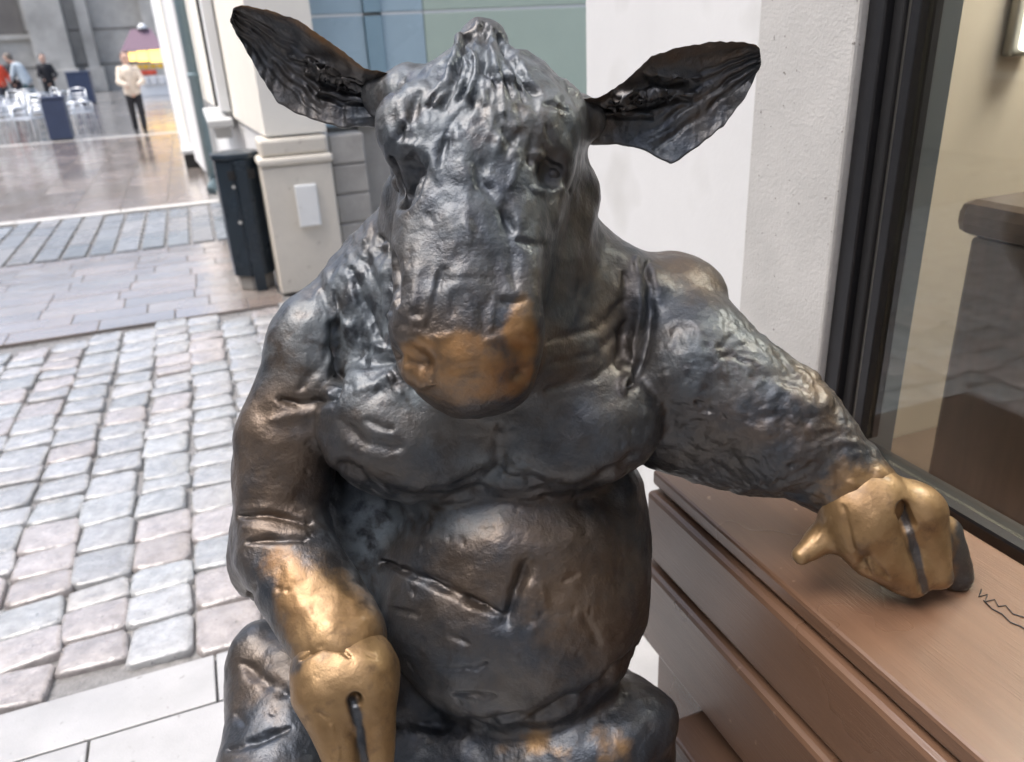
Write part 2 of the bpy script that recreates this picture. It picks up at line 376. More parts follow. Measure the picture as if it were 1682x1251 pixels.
def add_pits(m, scale, lo, hi, dark):               # pinholes and specks of dirt in the render
    nt = m.node_tree; N = nt.nodes; L = nt.links; b = N['Principled BSDF']; src = b.inputs['Base Color'].links[0].from_socket
    tc = N.new('ShaderNodeTexCoord'); n = N.new('ShaderNodeTexNoise'); n.inputs['Scale'].default_value = scale; n.inputs['Detail'].default_value = 2; L.new(tc.outputs['Object'], n.inputs['Vector'])
    r = N.new('ShaderNodeMapRange'); r.inputs['From Min'].default_value = lo; r.inputs['From Max'].default_value = hi; L.new(n.outputs[0], r.inputs[0])
    x = N.new('ShaderNodeMix'); x.data_type = 'RGBA'; x.inputs[7].default_value = (*dark, 1); L.new(r.outputs[0], x.inputs[0]); L.new(src, x.inputs[6]); L.new(x.outputs[2], b.inputs['Base Color'])
add_pits(m_plaster, 85, .70, .78, (.16, .15, .14)); add_pits(m_base, 14, .66, .76, (.40, .36, .31)); add_pits(m_cobble, 70, .66, .76, (.12, .12, .12)); add_pits(m_wood, 22, .72, .77, (.30, .20, .14))
add_pits(m_smoothwhite, 5, .60, .85, (.47, .47, .46)); add_pits(m_slab, 40, .68, .76, (.26, .25, .24))

# ================================================================== ground and paving
X0, X1 = -9.0, 4.5
tag(MB().box(-90, 70, -40, 160, -.30, -.030).build('ground', m_joint), kind='structure')
def stone_mesh(name, w, l, h, seed, dome=.010, inset=.018, rough=.007, corner=.16):
    """a sett: rounded-rectangle plan, worn domed top; 8-sided rings"""
    r = random.Random(seed); hw, hl = w/2, l/2; c = min(w, l)*corner
    pl = [(hw-c, -hl), (hw, -hl+c), (hw, hl-c), (hw-c, hl), (-hw+c, hl), (-hw, hl-c), (-hw, -hl+c), (-hw+c, -hl)]
    pl = [(x+r.uniform(-rough, rough), y+r.uniform(-rough, rough)) for x, y in pl]
    V = []; rings = [(1.0, -h), (1.0, -dome*1.25), (1-inset*.8/w, -dome*.45), (1-inset*3.0/w, 0)]
    for s_, z in rings: V += [(x*s_, y*s_, z+(r.uniform(-.0012, .0012) if z > -h else 0)) for x, y in pl]
    V.append((r.uniform(-.01, .01), r.uniform(-.01, .01), r.uniform(-.001, .003)))
    Fs = []
    for k in range(3):
        for i in range(8): Fs.append((k*8+i, k*8+(i+1) % 8, k*8+8+(i+1) % 8, k*8+8+i))
    for i in range(8): Fs.append((24+i, 24+(i+1) % 8, 32))
    return mesh_pd(name, V, Fs, True)
def place(name, me, x, y, z, parent, rx=0, ry=0, rz=0):
    o = bpy.data.objects.new(name, me); COL.objects.link(o); o.location = (x, y, z); o.rotation_euler = (rx, ry, rz); o.parent = parent; return o

# --- cobbles
paving = tag(MB().box(X0, 1.0, 1.90, 5.10, -.028, -.022).build('cobblestone_paving', m_joint), kind='structure')
variants = {}
for li, l in enumerate((.115, .135, .155, .175, .20)):
    for q in range(4):
        me = stone_mesh('cobble', .178, l-.009, .03, li*10+q, .006, .010, .007, .11); me.materials.append(m_cobble); variants[(li, q)] = me
rc = random.Random(4); xcol = -1.84; cob = []
while xcol < .96:
    y = 1.915+rc.uniform(-.02, .06)
    while y < 5.04:
        li = rc.choices(range(5), (1, 3, 4, 4, 2))[0]; l = (.115, .135, .155, .175, .20)[li]
        if y+l > 5.12: break
        cob.append((xcol+rc.uniform(-.007, .007)+.012*math.sin(y*2.1+xcol*3), y+l/2, li)); y += l
    xcol += .186
cob.sort(key=lambda c: abs(c[0]+.45))
rest = MB()
for i, (x, y, li) in enumerate(cob):
    me = variants[(li, rc.randrange(4))]
    if i < 298:
        place('cobblestone', me, x, y, .002+rc.uniform(-.004, .004), paving, rc.gauss(0, .022), rc.gauss(0, .022), rc.gauss(0, .035))
    else:
        t = bmesh.new(); t.from_mesh(me); bmesh.ops.transform(t, matrix=Matrix.Translation((x, y, .002)), verts=t.verts[:]); rest._add(t)
xx = -1.84-.186
while xx > -5.0:
    y = 1.93
    while y < 5.0:
        li = rc.randrange(1, 5); l = (.115, .135, .155, .175, .20)[li]
        t = bmesh.new(); t.from_mesh(variants[(li, rc.randrange(4))]); bmesh.ops.transform(t, matrix=Matrix.Translation((xx, y+l/2, .002)), verts=t.verts[:]); rest._add(t); y += l
    xx -= .186
o = rest.build('cobblestone_field', m_cobble, paving); o['kind'] = 'stuff'

# --- smooth slabs the photographer stands on
slabs = tag(MB().box(X0, 1.02, -6.0, 1.895, -.028, -.020).build('slab_pavement', m_joint), kind='structure')
def slab(x0, x1, y0, y1, mat, parent, name='slab', gap=.003, z1=0.0, bev=.003):
    w, l = x1-x0-2*gap, y1-y0-2*gap
    return MB().box(-w/2, w/2, -l/2, l/2, -.02, 0, bev).build(name, mat, parent, ((x0+x1)/2, (y0+y1)/2, z1))
for x in range(-5, 3):
    xa = -.215+.80*x
    slab(xa, min(xa+.80, 1.015), 1.70, 1.885, m_slab, slabs, 'border_slab')
for r_ in range(6):
    for x in range(-4, 4):
        xa = -.51+.62*x+(.31 if r_ % 2 else 0)
        if xa < 1.0: slab(xa, min(xa+.62, 1.015), 1.70-.45*(r_+1), 1.70-.45*r_, m_slab, slabs)

# --- polished pavers in running bond
pav = tag(MB().box(X0, 4.0, 5.105, 7.30, -.028, -.020).build('paver_band', m_joint), kind='structure')
yy = 5.11; r_ = 0
while yy < 7.25:
    dep_ = .215; x = -5.2+(.22 if r_ % 2 else 0)+rc.uniform(-.06, .06)
    while x < .30:
        w = rc.choice((.38, .44, .5)); xe = min(x+w, .33)
        if xe-x > .06: slab(x, xe, yy, min(yy+dep_, 7.295), m_paver, pav, 'paver', .002, rc.uniform(-.001, .001), .004)
        x += w
    yy += dep_; r_ += 1
# --- drainage strip of blue setts between pale stones
drn = tag(MB().box(X0, 4.0, 7.305, 9.50, -.028, -.020).build('sett_strip', m_joint), kind='structure')
for k in range(20):
    x = -3.9+k*.205
    y = 7.33+(.0 if k % 2 else -.0)
    while y < 9.2:
        l = rc.choice((.5, .62, .74)); l = min(l, 9.28-y)
        if l > .1 and x < .1: slab(x, x+.19, y, y+l, m_sett, drn, 'sett', .006, rc.uniform(-.003, .003), .012)
        y += l
for k in range(5):
    slab(-4.9+k*1.0, -3.9+k*1.0, 9.30, 9.47, m_pale, drn, 'edging_stone', .003, .004, .006)
# --- long lanes of pavers
lane = tag(MB().box(X0, 4.0, 9.505, 18.60, -.028, -.020).build('street_paving', m_joint), kind='structure')
for k in range(13):
    x = -6.2+k*.48; y = 9.52-(.55 if k % 2 else 0)
    while y < 18.55:
        ya, yb = max(y, 9.51), min(y+1.15, 18.59)
        if yb-ya > .1 and x < -.02: slab(x, min(x+.48, -.0), ya, yb, m_paver, lane, 'paver', .003, rc.uniform(-.001, .001), .004)
        y += 1.15
for k in range(7):
    slab(-6.2+k*1.0, -5.2+k*1.0, 18.61, 18.80, m_pale, lane, 'edging_stone', .003, .003, .006)
tag(MB().box(-60, 40, 18.81, 75, -.028, 0.0).build('square', m_square), kind='structure')

# ================================================================== the shop: white walls, display window, timber ledge
XF = 1.02
shop = empty('white_shop_building', (XF, 1.6, 0)); tag(shop, 'white plastered shop building with the big display window beside the statue', 'building')
def part(mb, name, mat, parent, world=True):
    o = mb.build(name, mat, parent)
    if world and parent is not None:
        p = Vector(parent.location); q = parent.parent
        while q is not None: p += Vector(q.location); q = q.parent
        o.location = -p if parent.parent is None and parent.type == 'EMPTY' else Vector((0, 0, 0))
        if parent.type != 'EMPTY': o.location = (0, 0, 0)
    return o
part(MB().box(XF-.012, XF+.195, 1.085, 1.335, 0, 4.0, .006), 'pier', m_plaster, shop)
part(MB().box(XF, XF+.19, 1.3365, 2.085, 0, 4.0, .004), 'wall', m_smoothwhite, shop)
part(MB().box(XF+.195, 4.2, 1.97, 2.08, 0, 4.0), 'side_wall', m_smoothwhite, shop)
part(MB().box(XF-.06, 4.2, -6.0, 2.085, 4.003, 9.0, .01), 'upper_wall', m_plaster, shop)
part(MB().box(XF+.02, XF+.30, -6.0, 1.083, 0, .36), 'stall_riser', m_base, shop)
part(MB().box(XF, XF+.30, -6.0, -2.2, .3625, 4.0), 'wall', m_smoothwhite, shop)
part(MB().box(XF, XF+.25, -2.197, 1.083, 2.75, 4.0), 'lintel', m_smoothwhite, shop)
win = part(MB().box(XF+.004, XF+.075, 1.047, 1.083, .752, 2.748, .003).box(XF+.02, XF+.075, -2.19, 1.0465, 2.70, 2.748).box(XF+.02, XF+.075, -2.19, 1.0465, .752, .758), 'window', m_frame, shop)
part(MB().box(XF+.018, XF+.07, 1.024, 1.0465, .776, 2.699, .004), 'gasket', m_rubber, win)
part(MB().box(XF+.026, XF+.034, 1.018, 1.0235, .776, 2.699), 'trim_strip', m_trim, win)
part(MB().box(XF+.024, XF+.07, .998, 1.0175, .776, 2.699, .002), 'inner_frame', m_frame, win)
def glass_mat():
    m = bpy.data.materials.new('window_glass'); m.use_nodes = True; nt = m.node_tree; N = nt.nodes; L = nt.links; N.clear()
    o = N.new('ShaderNodeOutputMaterial'); mx = N.new('ShaderNodeMixShader'); tr = N.new('ShaderNodeBsdfTransparent'); gl = N.new('ShaderNodeBsdfGlossy'); lw = N.new('ShaderNodeLayerWeight'); lw.inputs[0].default_value = .5; pw = N.new('ShaderNodeMath'); pw.operation = 'POWER'; pw.inputs[1].default_value = 5.0; L.new(lw.outputs['Facing'], pw.inputs[0]); fr = N.new('ShaderNodeMath'); fr.operation = 'MULTIPLY_ADD'; fr.inputs[1].default_value = .94; fr.inputs[2].default_value = .055; L.new(pw.outputs[0], fr.inputs[0])
    tr.inputs[0].default_value = (.88, .91, .90, 1); gl.inputs['Roughness'].default_value = .035; gl.inputs[0].default_value = (1, 1, 1, 1)
    mu = N.new('ShaderNodeMath'); mu.operation = 'MULTIPLY'; mu.use_clamp = True; mu.inputs[1].default_value = 1.15
    L.new(fr.outputs[0], mu.inputs[0]); L.new(mu.outputs[0], mx.inputs[0]); L.new(tr.outputs[0], mx.inputs[1]); L.new(gl.outputs[0], mx.inputs[2]); L.new(mx.outputs[0], o.inputs[0]); return m
m_glass = glass_mat()
part(MB().box(XF+.040, XF+.048, -2.19, .9975, .7585, 2.6995), 'pane', m_glass, win)
# the room behind the glass
part(MB().box(XF+.31, 4.0, -5.99, 1.90, .02, .10), 'floor', m_roomfloor, shop)
part(MB().box(XF+.20, 4.0, 1.905, 1.965, 0, 4.0), 'room_end_wall', m_room, shop)
part(MB().box(4.003, 4.2, -6.0, 1.965, 0, 4.0), 'room_back_wall', m_room, shop)
part(MB().box(XF+.26, 4.0, -6.0, 1.90, 3.1, 3.3), 'room_ceiling', m_smoothwhite, shop)
part(MB().box(XF+.26, 4.0, -6.2, -6.0, 0, 4.0), 'room_far_wall', m_room, shop)
part(MB().box(XF+.078, XF+.196, 1.074, 1.0835, .40, 2.74, .003), 'reveal_lining', m_curtain, shop)

lamp_m = bpy.data.materials.new('lit_lamp_diffuser'); lamp_m.use_nodes = True
_b = lamp_m.node_tree.nodes['Principled BSDF']; _b.inputs['Base Color'].default_value = (1, .9, .7, 1); _b.inputs['Emission Color'].default_value = (1, .93, .82, 1); _b.inputs['Emission Strength'].default_value = 17.0
lamp = empty('ceiling_lamp', (2.9, 1.0, 3.08)); tag(lamp, 'warm lit ceiling lamp inside the shop behind the glass', 'lamp')
MB().box(-.5, .5, -.5, .5, -.03, .0, .01).build('lamp_housing', m_trim, lamp)
MB().box(-.47, .47, -.47, .47, -.05, -.0325, .005).build('diffuser', lamp_m, lamp)
sconce = empty('wall_lamp', (2.385, 1.88, 1.47)); tag(sconce, 'small glowing wall lamp at the upper right inside the shop', 'lamp')
MB().box(-.055, .055, -.02, .02, -.10, .16, .01).build('lamp_back', m_trim, sconce)
shade_m = lamp_m.copy(); shade_m.name = 'lit_shade'; shade_m.node_tree.nodes['Principled BSDF'].inputs['Emission Strength'].default_value = 1.1
MB().box(-.048, .048, -.07, -.0225, -.085, .15, .015).build('lamp_shade', shade_m, sconce)
ctr = empty('display_counter', (2.2, 1.05, .105)); tag(ctr, 'dark wooden display counter with rounded top edge inside the shop window', 'counter')
MB().box(-.57, 1.0, -.28, .27, 0, .92, .012).build('cabinet', m_walnut, ctr)
MB().box(-.60, 1.05, -.33, .30, .9225, 1.005, .03).build('counter_top', m_walnut, ctr)
for k in range(3): MB().box(-.5+.5*k, -.04+.5*k, -.292, -.2825, .08, .78, .004).build('door_panel', m_walnut, ctr)

led = empty('timber_ledge', (.84, 0, 0)); tag(led, 'brown stained timber ledge under the shop window, the arm of the statue resting on it', 'ledge')
part(MB().box(.674, XF+.001, -3.0, 1.115, .720, .750, .006), 'top_board', m_wood, led)
part(MB().box(.660, .698, -3.0, 1.112, .568, .712, .010), 'front_board', m_wood, led)
part(MB().box(.650, .690, -3.0, 1.112, .375, .556, .010), 'front_board', m_wood, led)
part(MB().box(.690, .735, -3.0, 1.105, .20, .372, .009), 'lower_board', m_wood, led)
part(MB().box(.707, .99, 1.08, 1.1135, .378, .712, .004), 'end_panel', m_wood, led)
part(MB().box(.60, .688, -3.0, .93, .300, .330, .006), 'foot_rail', m_wood, led)
part(MB().box(.705, 1.035, -3.0, 1.07, .0, .198), 'plinth', m_walnut, led)
def on_ledge(x, y):
    d = FW+RT*((x-CX)/F)-UP*((y-CY)/F); p = EYEP+d*((.7512-EYE)/d[2]); return tuple(p)
scr = [on_ledge(x, y) for x, y in ((1612, 968), (1608, 980), (1622, 976), (1618, 988), (1634, 984), (1640, 996), (1652, 994), (1664, 1008), (1684, 1014), (1700, 1022))]
scr2 = [on_ledge(x, y) for x, y in ((1616, 986), (1630, 1000), (1646, 1008), (1660, 1022), (1676, 1028), (1700, 1042))]
part(MB().tube(scr2, .0011, 4), 'graffiti_scribble', m_black, led)
part(MB().tube(scr, .0011, 4), 'graffiti_scribble', m_black, led)

# ================================================================== neighbouring building with the setback
nb = empty('cream_corner_building', (.6, 6.0, 0)); tag(nb, 'cream neighbouring building with pilaster base, downpipe front and blue and green shopfront', 'building')
nbp = [(.40, 5.36), (.78, 5.36), (.78, 5.62), (4.2, 5.62), (4.2, 10.4), (.16, 10.4)]
part(MB().prism(nbp, 1.0, 8.5), 'upper_wall', m_cream, nb)
part(MB().prism([(.79, 5.70), (4.2, 5.70), (4.2, 10.39), (.20, 10.39), (.42, 5.42), (.79, 5.42)], 0, .998), 'wall', m_whitewood, nb)
pb = part(MB().prism([(.335, 5.29), (.775, 5.29), (.775, 5.62), (.33, 5.62)], 0, .82, .012), 'pilaster_base', m_base, nb)
part(MB().prism([(.322, 5.275), (.788, 5.275), (.788, 5.62), (.318, 5.62)], .8225, .875, .018), 'moulding', m_base, pb)
part(MB().prism([(.350, 5.31), (.77, 5.31), (.77, 5.62), (.348, 5.62)], .8775, .985, .02), 'upper_block', m_base, pb)
cab = part(MB().box(.515, .655, 5.262, 5.2885, .43, .70, .008), 'meter_cabinet', m_box, nb)
part(MB().box(.523, .647, 5.256, 5.2615, .438, .692, .004), 'cabinet_door', m_box, cab)
part(MB().tube([(.535, 5.2555, .56), (.535, 5.250, .56)], .006, 8), 'lock', m_rivet, cab)
for k in range(5):
    part(MB().box(.792, 1.02, 5.40, 5.69, .01+.193*k, .198+.193*k, .012), 'stone_block', m_greystone, nb)
part(MB().box(1.03, 2.9, 5.64, 5.69, .0, .996), 'stone_panel', m_greystone, nb)
x = .80
for (xa, xb, mt, nm) in ((.80, 1.14, m_bluepanel, 'blue_panel'), (1.145, 1.255, m_bluepost, 'blue_post'), (1.26, 1.54, m_bluepanel, 'blue_panel'), (1.545, 3.4, m_greenpanel, 'green_panel')):
    y0 = 5.575 if nm != 'blue_post' else 5.55
    part(MB().box(xa, xb, y0, 5.6185, 1.005, 1.665, .004), nm, mt, nb)
    part(MB().box(xa, xb, y0, 5.6185, 1.685, 2.9, .004), nm, mt, nb)
    if nm != 'blue_post': part(MB().box(xa, xb, 5.58, 5.6185, 1.667, 1.683), 'joint_strip', m_jointwhite, nb)
part(MB().box(.10, .29, 6.9, 8.6, .95, 1.01, .01), 'window_sill', m_greysill, nb)
part(MB().box(.14, .27, 7.0, 8.5, .86, .948, .01), 'sill_bracket', m_greysill, nb)
part(MB().box(.225, .30, 7.2, 8.4, 1.05, 2.6, .004), 'window', m_whitewood, nb)
part(MB().box(.20, .24, 7.78, 7.82, 1.06, 2.6), 'window_gap', m_black, nb)

pipe = empty('downpipe', (.09, 10.1, 0)); tag(pipe, 'blue grey rainwater downpipe on the white front behind the litter bin', 'downpipe')
MB().tube([(0, 0, .18), (0, 0, 6.0)], .055, 14).build('pipe', m_pipe, pipe)
MB().tube([(0, 0, .20), (-.01, -.02, .08), (-.05, -.10, .02)], [.057, .06, .055], 14).build('shoe', m_pipe, pipe)
for z in (1.25, 2.6): MB().tube([(0, 0, z), (0, 0, z+.05)], .066, 14).build('bracket', m_pipe, pipe)

fb = empty('white_trim_building', (0, 14, 0)); tag(fb, 'white fronted building with doorway trim further down the street', 'building')
part(MB().prism([(.12, 10.45), (4.2, 10.45), (4.2, 19.0), (-.36, 19.0)], .0, 8.0), 'wall', m_whitewood, fb)
part(MB().prism([(.02, 10.9), (.12, 10.9), (.02, 12.3), (-.08, 12.3)], .12, 3.2, .01), 'pilaster', m_smoothwhite, fb)
part(MB().prism([(-.14, 13.4), (-.03, 13.4), (-.14, 15.4), (-.25, 15.4)], .16, 3.2, .01), 'pilaster', m_cream, fb)
part(MB().prism([(-.06, 12.45), (.06, 12.45), (.0, 13.3), (-.12, 13.3)], .2, 2.6), 'door', m_greysill, fb)
dst = empty('doorstep', (-.1, 12.6, 0)); tag(dst, 'dark doorstep block with a pale top by the white doorway', 'doorstep')
MB().box(-.12, .14, -.15, .75, 0, .19, .008).build('block', m_black, dst); MB().box(-.14, .15, -.17, .77, .1925, .25, .01).build('tread', m_greysill, dst)

# ------------------------------------------------------------------ litter bin against the pilaster
bn = empty('litter_bin', (.205, 5.62, 0), math.radians(6)); tag(bn, 'dark blue metal litter bin beside the pilaster base', 'bin')
hx = lambda r, sq=1.0: [(r*math.cos(math.radians(a)), r*sq*math.sin(math.radians(a))) for a in range(22, 382, 45)]
MB().prism(hx(.150), .10, .86, .006).build('body', m_binmetal, bn)
MB().prism(hx(.163), .862, .90, .008).build('lid', m_binmetal, bn)
MB().prism([(-.035, -.172), (.035, -.172), (.035, -.148), (-.035, -.148)], .0, .86, .004).build('front_post', m_binmetal, bn)
MB().prism(hx(.125), .0, .098, .01).build('foot', m_greystone, bn)
for (sx, sz) in ((-.06, .70), (-.06, .47)):
    MB().tube([(sx, -.140, sz), (sx, -.149, sz)], .012, 10).build('screw', m_rivet, bn)
MB().box(-.085, .085, -.150, -.141, .74, .80, .004).build('slot', m_black, bn)

# ================================================================== the other side of the street (seen mirrored in the shop window)
op = empty('opposite_building', (-6.2, 0, 0)); tag(op, 'grey rendered house across the street, seen mirrored in the shop window', 'building')
part(MB().box(-9.5, -6.2, -9, 9.0, .0, 8.4), 'wall', m_greystone, op)
for k in range(5):
    for (za, zb) in ((.9, 2.7), (3.7, 5.6)):
        y = -7.5+3.4*k; w_ = part(MB().box(-6.22, -6.13, y-.75, y+.75, za-.08, zb+.08, .01), 'window_frame', m_whitewood, op); part(MB().box(-6.128, -6.115, y-.65, y+.65, za, zb), 'pane', m_frame, w_)
part(MB().box(-6.19, 1.0, -9.0, -7.4, .0, 8.4), 'added_light_block', m_greystone, op)  # unseen wing added behind the camera to cut frontal light on the statue

# ================================================================== the statue
BASE = np.array([.33, 1.02, 0.0])
statue = empty('cow_statue', BASE)
tag(statue, 'bronze statue of a seated cow-headed figure with golden polished muzzle and hooves', 'statue')
def sculpt_body():
    S = Sculpt((-.52, -1.30, .55), (.68, .56, 1.62), .0031)
    # trunk
    S.ell(p3(815, 640, 1.23), (.225, .25, .15), .02)
    S.ell(p3(810, 930, 1.31), (.215, .22, .14), .05)
    S.ell(p3(845, 1215, 1.33), (.26, .12, .17), .06)
    S.ell(p3(630, 850, 1.32), (.11, .24, .10), .04); S.ell(p3(600, 770, 1.30), (.075, .16, .08), .04)
    S.ell(p3(600, 1010, 1.36), (.09, .16, .10), .04)
    # neck and the slopes to the shoulders
    S.cone(p3(805, 270, 1.14), p3(815, 540, 1.21), .120, .205, .03)
    S.cone(p3(760, 400, 1.18), p3(522, 585, 1.19), .125, .073, .03)
    S.cone(p3(880, 445, 1.20), p3(1100, 540, 1.20), .110, .078, .03)
    S.ell(p3(1112, 488, 1.215), (.074, .068, .065), .035)
    # chest
    S.ell(p3(668, 708, 1.105), (.126, .100, .078), .045, rot=-12)
    S.ell(p3(940, 704, 1.112), (.126, .092, .070), .045, rot=10)
    S.ell(p3(615, 668, 1.085), (.050, .045, .040), .02)
    S.ell(p3(800, 660, 1.10), (.12, .07, .06), .03)
    # belly
    S.ell(p3(846, 985, 1.225), (.204, .195, .150), .035)
    S.ell(p3(850, 885, 1.20), (.150, .085, .120), .03)
    S.ell(p3(1005, 880, 1.28), (.060, .14, .10), .04)
    # hips, thighs, shins, feet
    hipL = p3(505, 1150, 1.25); hipR = p3(985, 1215, 1.30)
    S.ell(hipL, (.115, .115, .11), .02, rot=15)
    S.ell(p3(430, 1100, 1.25), (.055, .08, .06), .02)
    S.cone(p3(640, 1190, 1.32), hipL, .12, .11, .03)
    S.cone(p3(900, 1190, 1.30), hipR, .11, .115, .03); S.ell(p3(950, 1215, 1.235), (.160, .075, .110), .03, rot=16)
    wl = to_world(np.array([hipL]))[0]; wr = to_world(np.array([hipR]))[0]
    kl = wl-_f0*.26-_r0*.03; kl[2] = wl[2]-.05; kr = wr-_f0*.30+_r0*.03; kr[2] = wr[2]-.06
    S.cone(hipL, from_world(kl), .110, .080, .02); S.cone(hipR, from_world(kr), .115, .080, .02)
    for kk, sx in ((kl, -.05), (kr, .02)):
        an = kk+_f0*.05+_r0*sx; an[2] = .12; fo = an-_f0*.10; fo[2] = .055; md = (kk+an)/2+_f0*.03; md[2] = .32
        S.cone(from_world(kk), from_world(md), .078, .070, .02); S.cone(from_world(md), from_world(an), .070, .045, .02); S.cone(from_world(an), from_world(fo), .052, .05, .02)
    # the stump it sits on
    st = (wl+wr)/2+_f0*.06
    S.cone(from_world((st[0], st[1], .06)), from_world((st[0], st[1], .33)), .17, .15, .05)
    # arm hanging to the thigh
    S.cone(p3(516, 592, 1.165), p3(484, 700, 1.165), .072, .075, .015)
    S.ell(p3(505, 560, 1.150), (.055, .075, .06), .02, rot=-15)
    S.cone(p3(474, 715, 1.165), p3(460, 835, 1.165), .076, .068, .008)
    S.cone(p3(462, 862, 1.150), p3(466, 868, 1.150), .066, .066, .008)
    S.cone(p3(470, 905, 1.135), p3(556, 1050, 1.050), .072, .063, .010)
    S.ell(p3(425, 905, 1.175), (.045, .075, .05), .02)
    # arm laid along the ledge
    S.ell(p3(1140, 580, 1.175), (.086, .082, .085), .02)
    S.cone(p3(1125, 600, 1.17), p3(1275, 700, 1.15), .100, .088, .02)
    S.cone(p3(1110, 690, 1.20), p3(1230, 735, 1.18), .080, .07, .03)
    S.cone(p3(1275, 700, 1.15), p3(1428, 822, 1.112), .086, .052, .02)
    # head
    S.cone(p3(790, 78, 1.012), p3(797, 222, 1.025), .034, .124, .02)
    S.cone(p3(800, 242, 1.025), p3(778, 500, .965), .123, .083, .02)
    S.cone(p3(760, 300, .965), p3(755, 500, .935), .070, .062, .025)      # bridge of the nose
    S.ell(p3(772, 578, .947), (.085, .064, .076), .025)
    S.ell(p3(772, 540, .945), (.084, .045, .060), .02)
    S.ell(p3(778, 630, .972), (.064, .040, .058), .035)
    S.cone(p3(702, 330, .935), p3(688, 520, .905), .032, .028, .02); S.cone(p3(838, 330, .935), p3(852, 520, .905), .030, .028, .02)
    S.cone(p3(905, 320, 1.085), p3(858, 570, 1.045), .066, .055, .03)
    S.cone(p3(700, 330, 1.085), p3(722, 560, 1.04), .058, .05, .03)
    S.ell(p3(680, 215, .945), (.046, .050, .036), .030, rot=10)           # brows
    S.ell(p3(884, 212, .955), (.042, .050, .038), .022, rot=-8)
    S.ell(p3(838, 262, .930), (.022, .062, .022), .018, rot=12)
    S.cone(p3(660, 165, 1.035), p3(622, 158, 1.045), .044, .026, .03)      # roots of the ears
    S.cone(p3(925, 195, 1.035), p3(966, 196, 1.045), .042, .026, .03)
    # hollows
    S.ell(p3(665, 300, .921), (.017, .030, .020), .016, sub=True, rot=8)
    S.ell(p3(906, 288, .937), (.018, .022, .018), .018, sub=True)
    S.ell(p3(690, 592, .888), (.016, .012, .018), .014, sub=True, rot=-25)
    S.ell(p3(858, 612, .893), (.012, .006, .020), .010, sub=True, rot=20)
    v, q = S.mesh(); return Surf(relax(v, q, 2), q)
B = sculpt_body()
def work_body(B):
    x, y, d = B.x.copy(), B.y.copy(), B.d.copy(); P = B.v.copy()
    head = B.blob((795, 260), 190, 270, (0, 1.16), .25)
    crown = B.blob((790, 150), 190, 120, (0, 1.16), .4)
    neckL = B.blob((590, 500), 95, 170, (0, 1.3), .5)
    armR = B.blob((1260, 680), 190, 170, (0, 1.35), .5)
    muz = B.blob((772, 590), 130, 85, (0, 1.03), .3)
    armL = B.blob((470, 740), 120, 330, (0, 1.3), .4)
    # lumps left by the modeller's thumbs
    B.push(.0055*fbm(P*13, 2)*(1-.5*muz)); B.refresh()
    B.push(.0022*fbm(P*34+3, 2)*(1-.6*muz)); B.refresh()
    warp = P*1.0+.03*np.stack([pnoise(P*16), pnoise(P*16+31), pnoise(P*16+77)], 1)
    # locks of hair on crown and neck, rough hide on the resting arm
    B.push(crown*.0036*ridged(warp*np.array([24, 12, 16]), 3)); B.refresh(); B.push(-crown*.0042*ridged(warp*np.array([26, 14, 18])+40, 2)+crown*.001); B.refresh()
    B.push(neckL*.0055*ridged(warp*np.array([24, 10, 14])+5, 3)); B.refresh()
    B.push(armR*.0042*fbm(warp*np.array([36, 36, 30])+9, 3)); B.refresh(); B.push(armR*.0022*ridged(warp*55+3, 2)); B.refresh()
    B.push((head*(1-crown)*(1-muz))*.0016*fbm(warp*np.array([50, 26, 40])+2, 3)); B.refresh()
    k = B.stroke
    # belly folds and navel
    k([(626, 922), (700, 952), (770, 986), (828, 1010)], 7, -.015); pass
    k([(832, 1022), (842, 985), (866, 925)], 10, -.015, taper=False); k([(880, 1010), (868, 960)], 16, .005)
    k([(640, 1000), (690, 1012)], 5, -.004); k([(735, 1040), (770, 1058)], 5, -.004); k([(745, 1140), (815, 1142)], 5, -.005)
    k([(700, 1095), (780, 1100), (800, 1090)], 5, -.004); k([(950, 940), (925, 955)], 5, -.004); k([(755, 880), (762, 895)], 4, -.003)
    k([(960, 1010), (985, 1060)], 7, -.004); k([(870, 1040), (900, 1010), (890, 960)], 7, .003); k([(835, 1060), (850, 1080)], 8, .004)
    k([(640, 1180), (760, 1195), (880, 1182), (1000, 1120), (1060, 1060)], 12, -.010, taper=False)
    # under the chest
    k([(565, 770), (620, 812), (690, 828), (760, 806), (822, 778), (880, 798), (950, 812), (1040, 760)], 15, -.009, (1.0, 1.3), taper=False)
    k([(822, 700), (820, 775)], 14, -.005)
    k([(600, 690), (645, 706)], 5, -.006); k([(560, 690), (600, 728), (660, 735)], 12, -.006)
    k([(640, 580), (690, 600), (680, 640)], 12, -.005); k([(585, 640), (640, 620), (660, 650)], 9, .006)
    # hanging arm: creases at the armpit and the elbow
    k([(457, 655), (490, 662), (548, 655)], 7, -.012); k([(548, 655), (556, 600), (545, 530)], 9, -.012); k([(490, 640), (530, 600), (540, 560)], 8, -.006)
    k([(500, 630), (545, 590)], 7, .005); k([(440, 690), (545, 672)], 7, .003)
    k([(392, 846), (450, 846), (512, 858)], 6, -.009); k([(405, 890), (450, 886), (505, 884)], 6, -.009); k([(400, 868), (510, 872)], 9, .004)
    k([(400, 1000), (420, 960)], 8, -.004)
    # hip folds
    k([(375, 1230), (420, 1218), (475, 1195)], 7, -.010); k([(400, 1090), (445, 1125), (470, 1140)], 14, -.006); k([(388, 1170), (400, 1190)], 7, -.005)
    # neck strands and shoulder tendons
    k([(600, 395), (628, 450), (640, 520)], 8, .008); k([(622, 385), (645, 430), (652, 500)], 7, -.010); k([(575, 440), (600, 500), (625, 560)], 8, -.008)
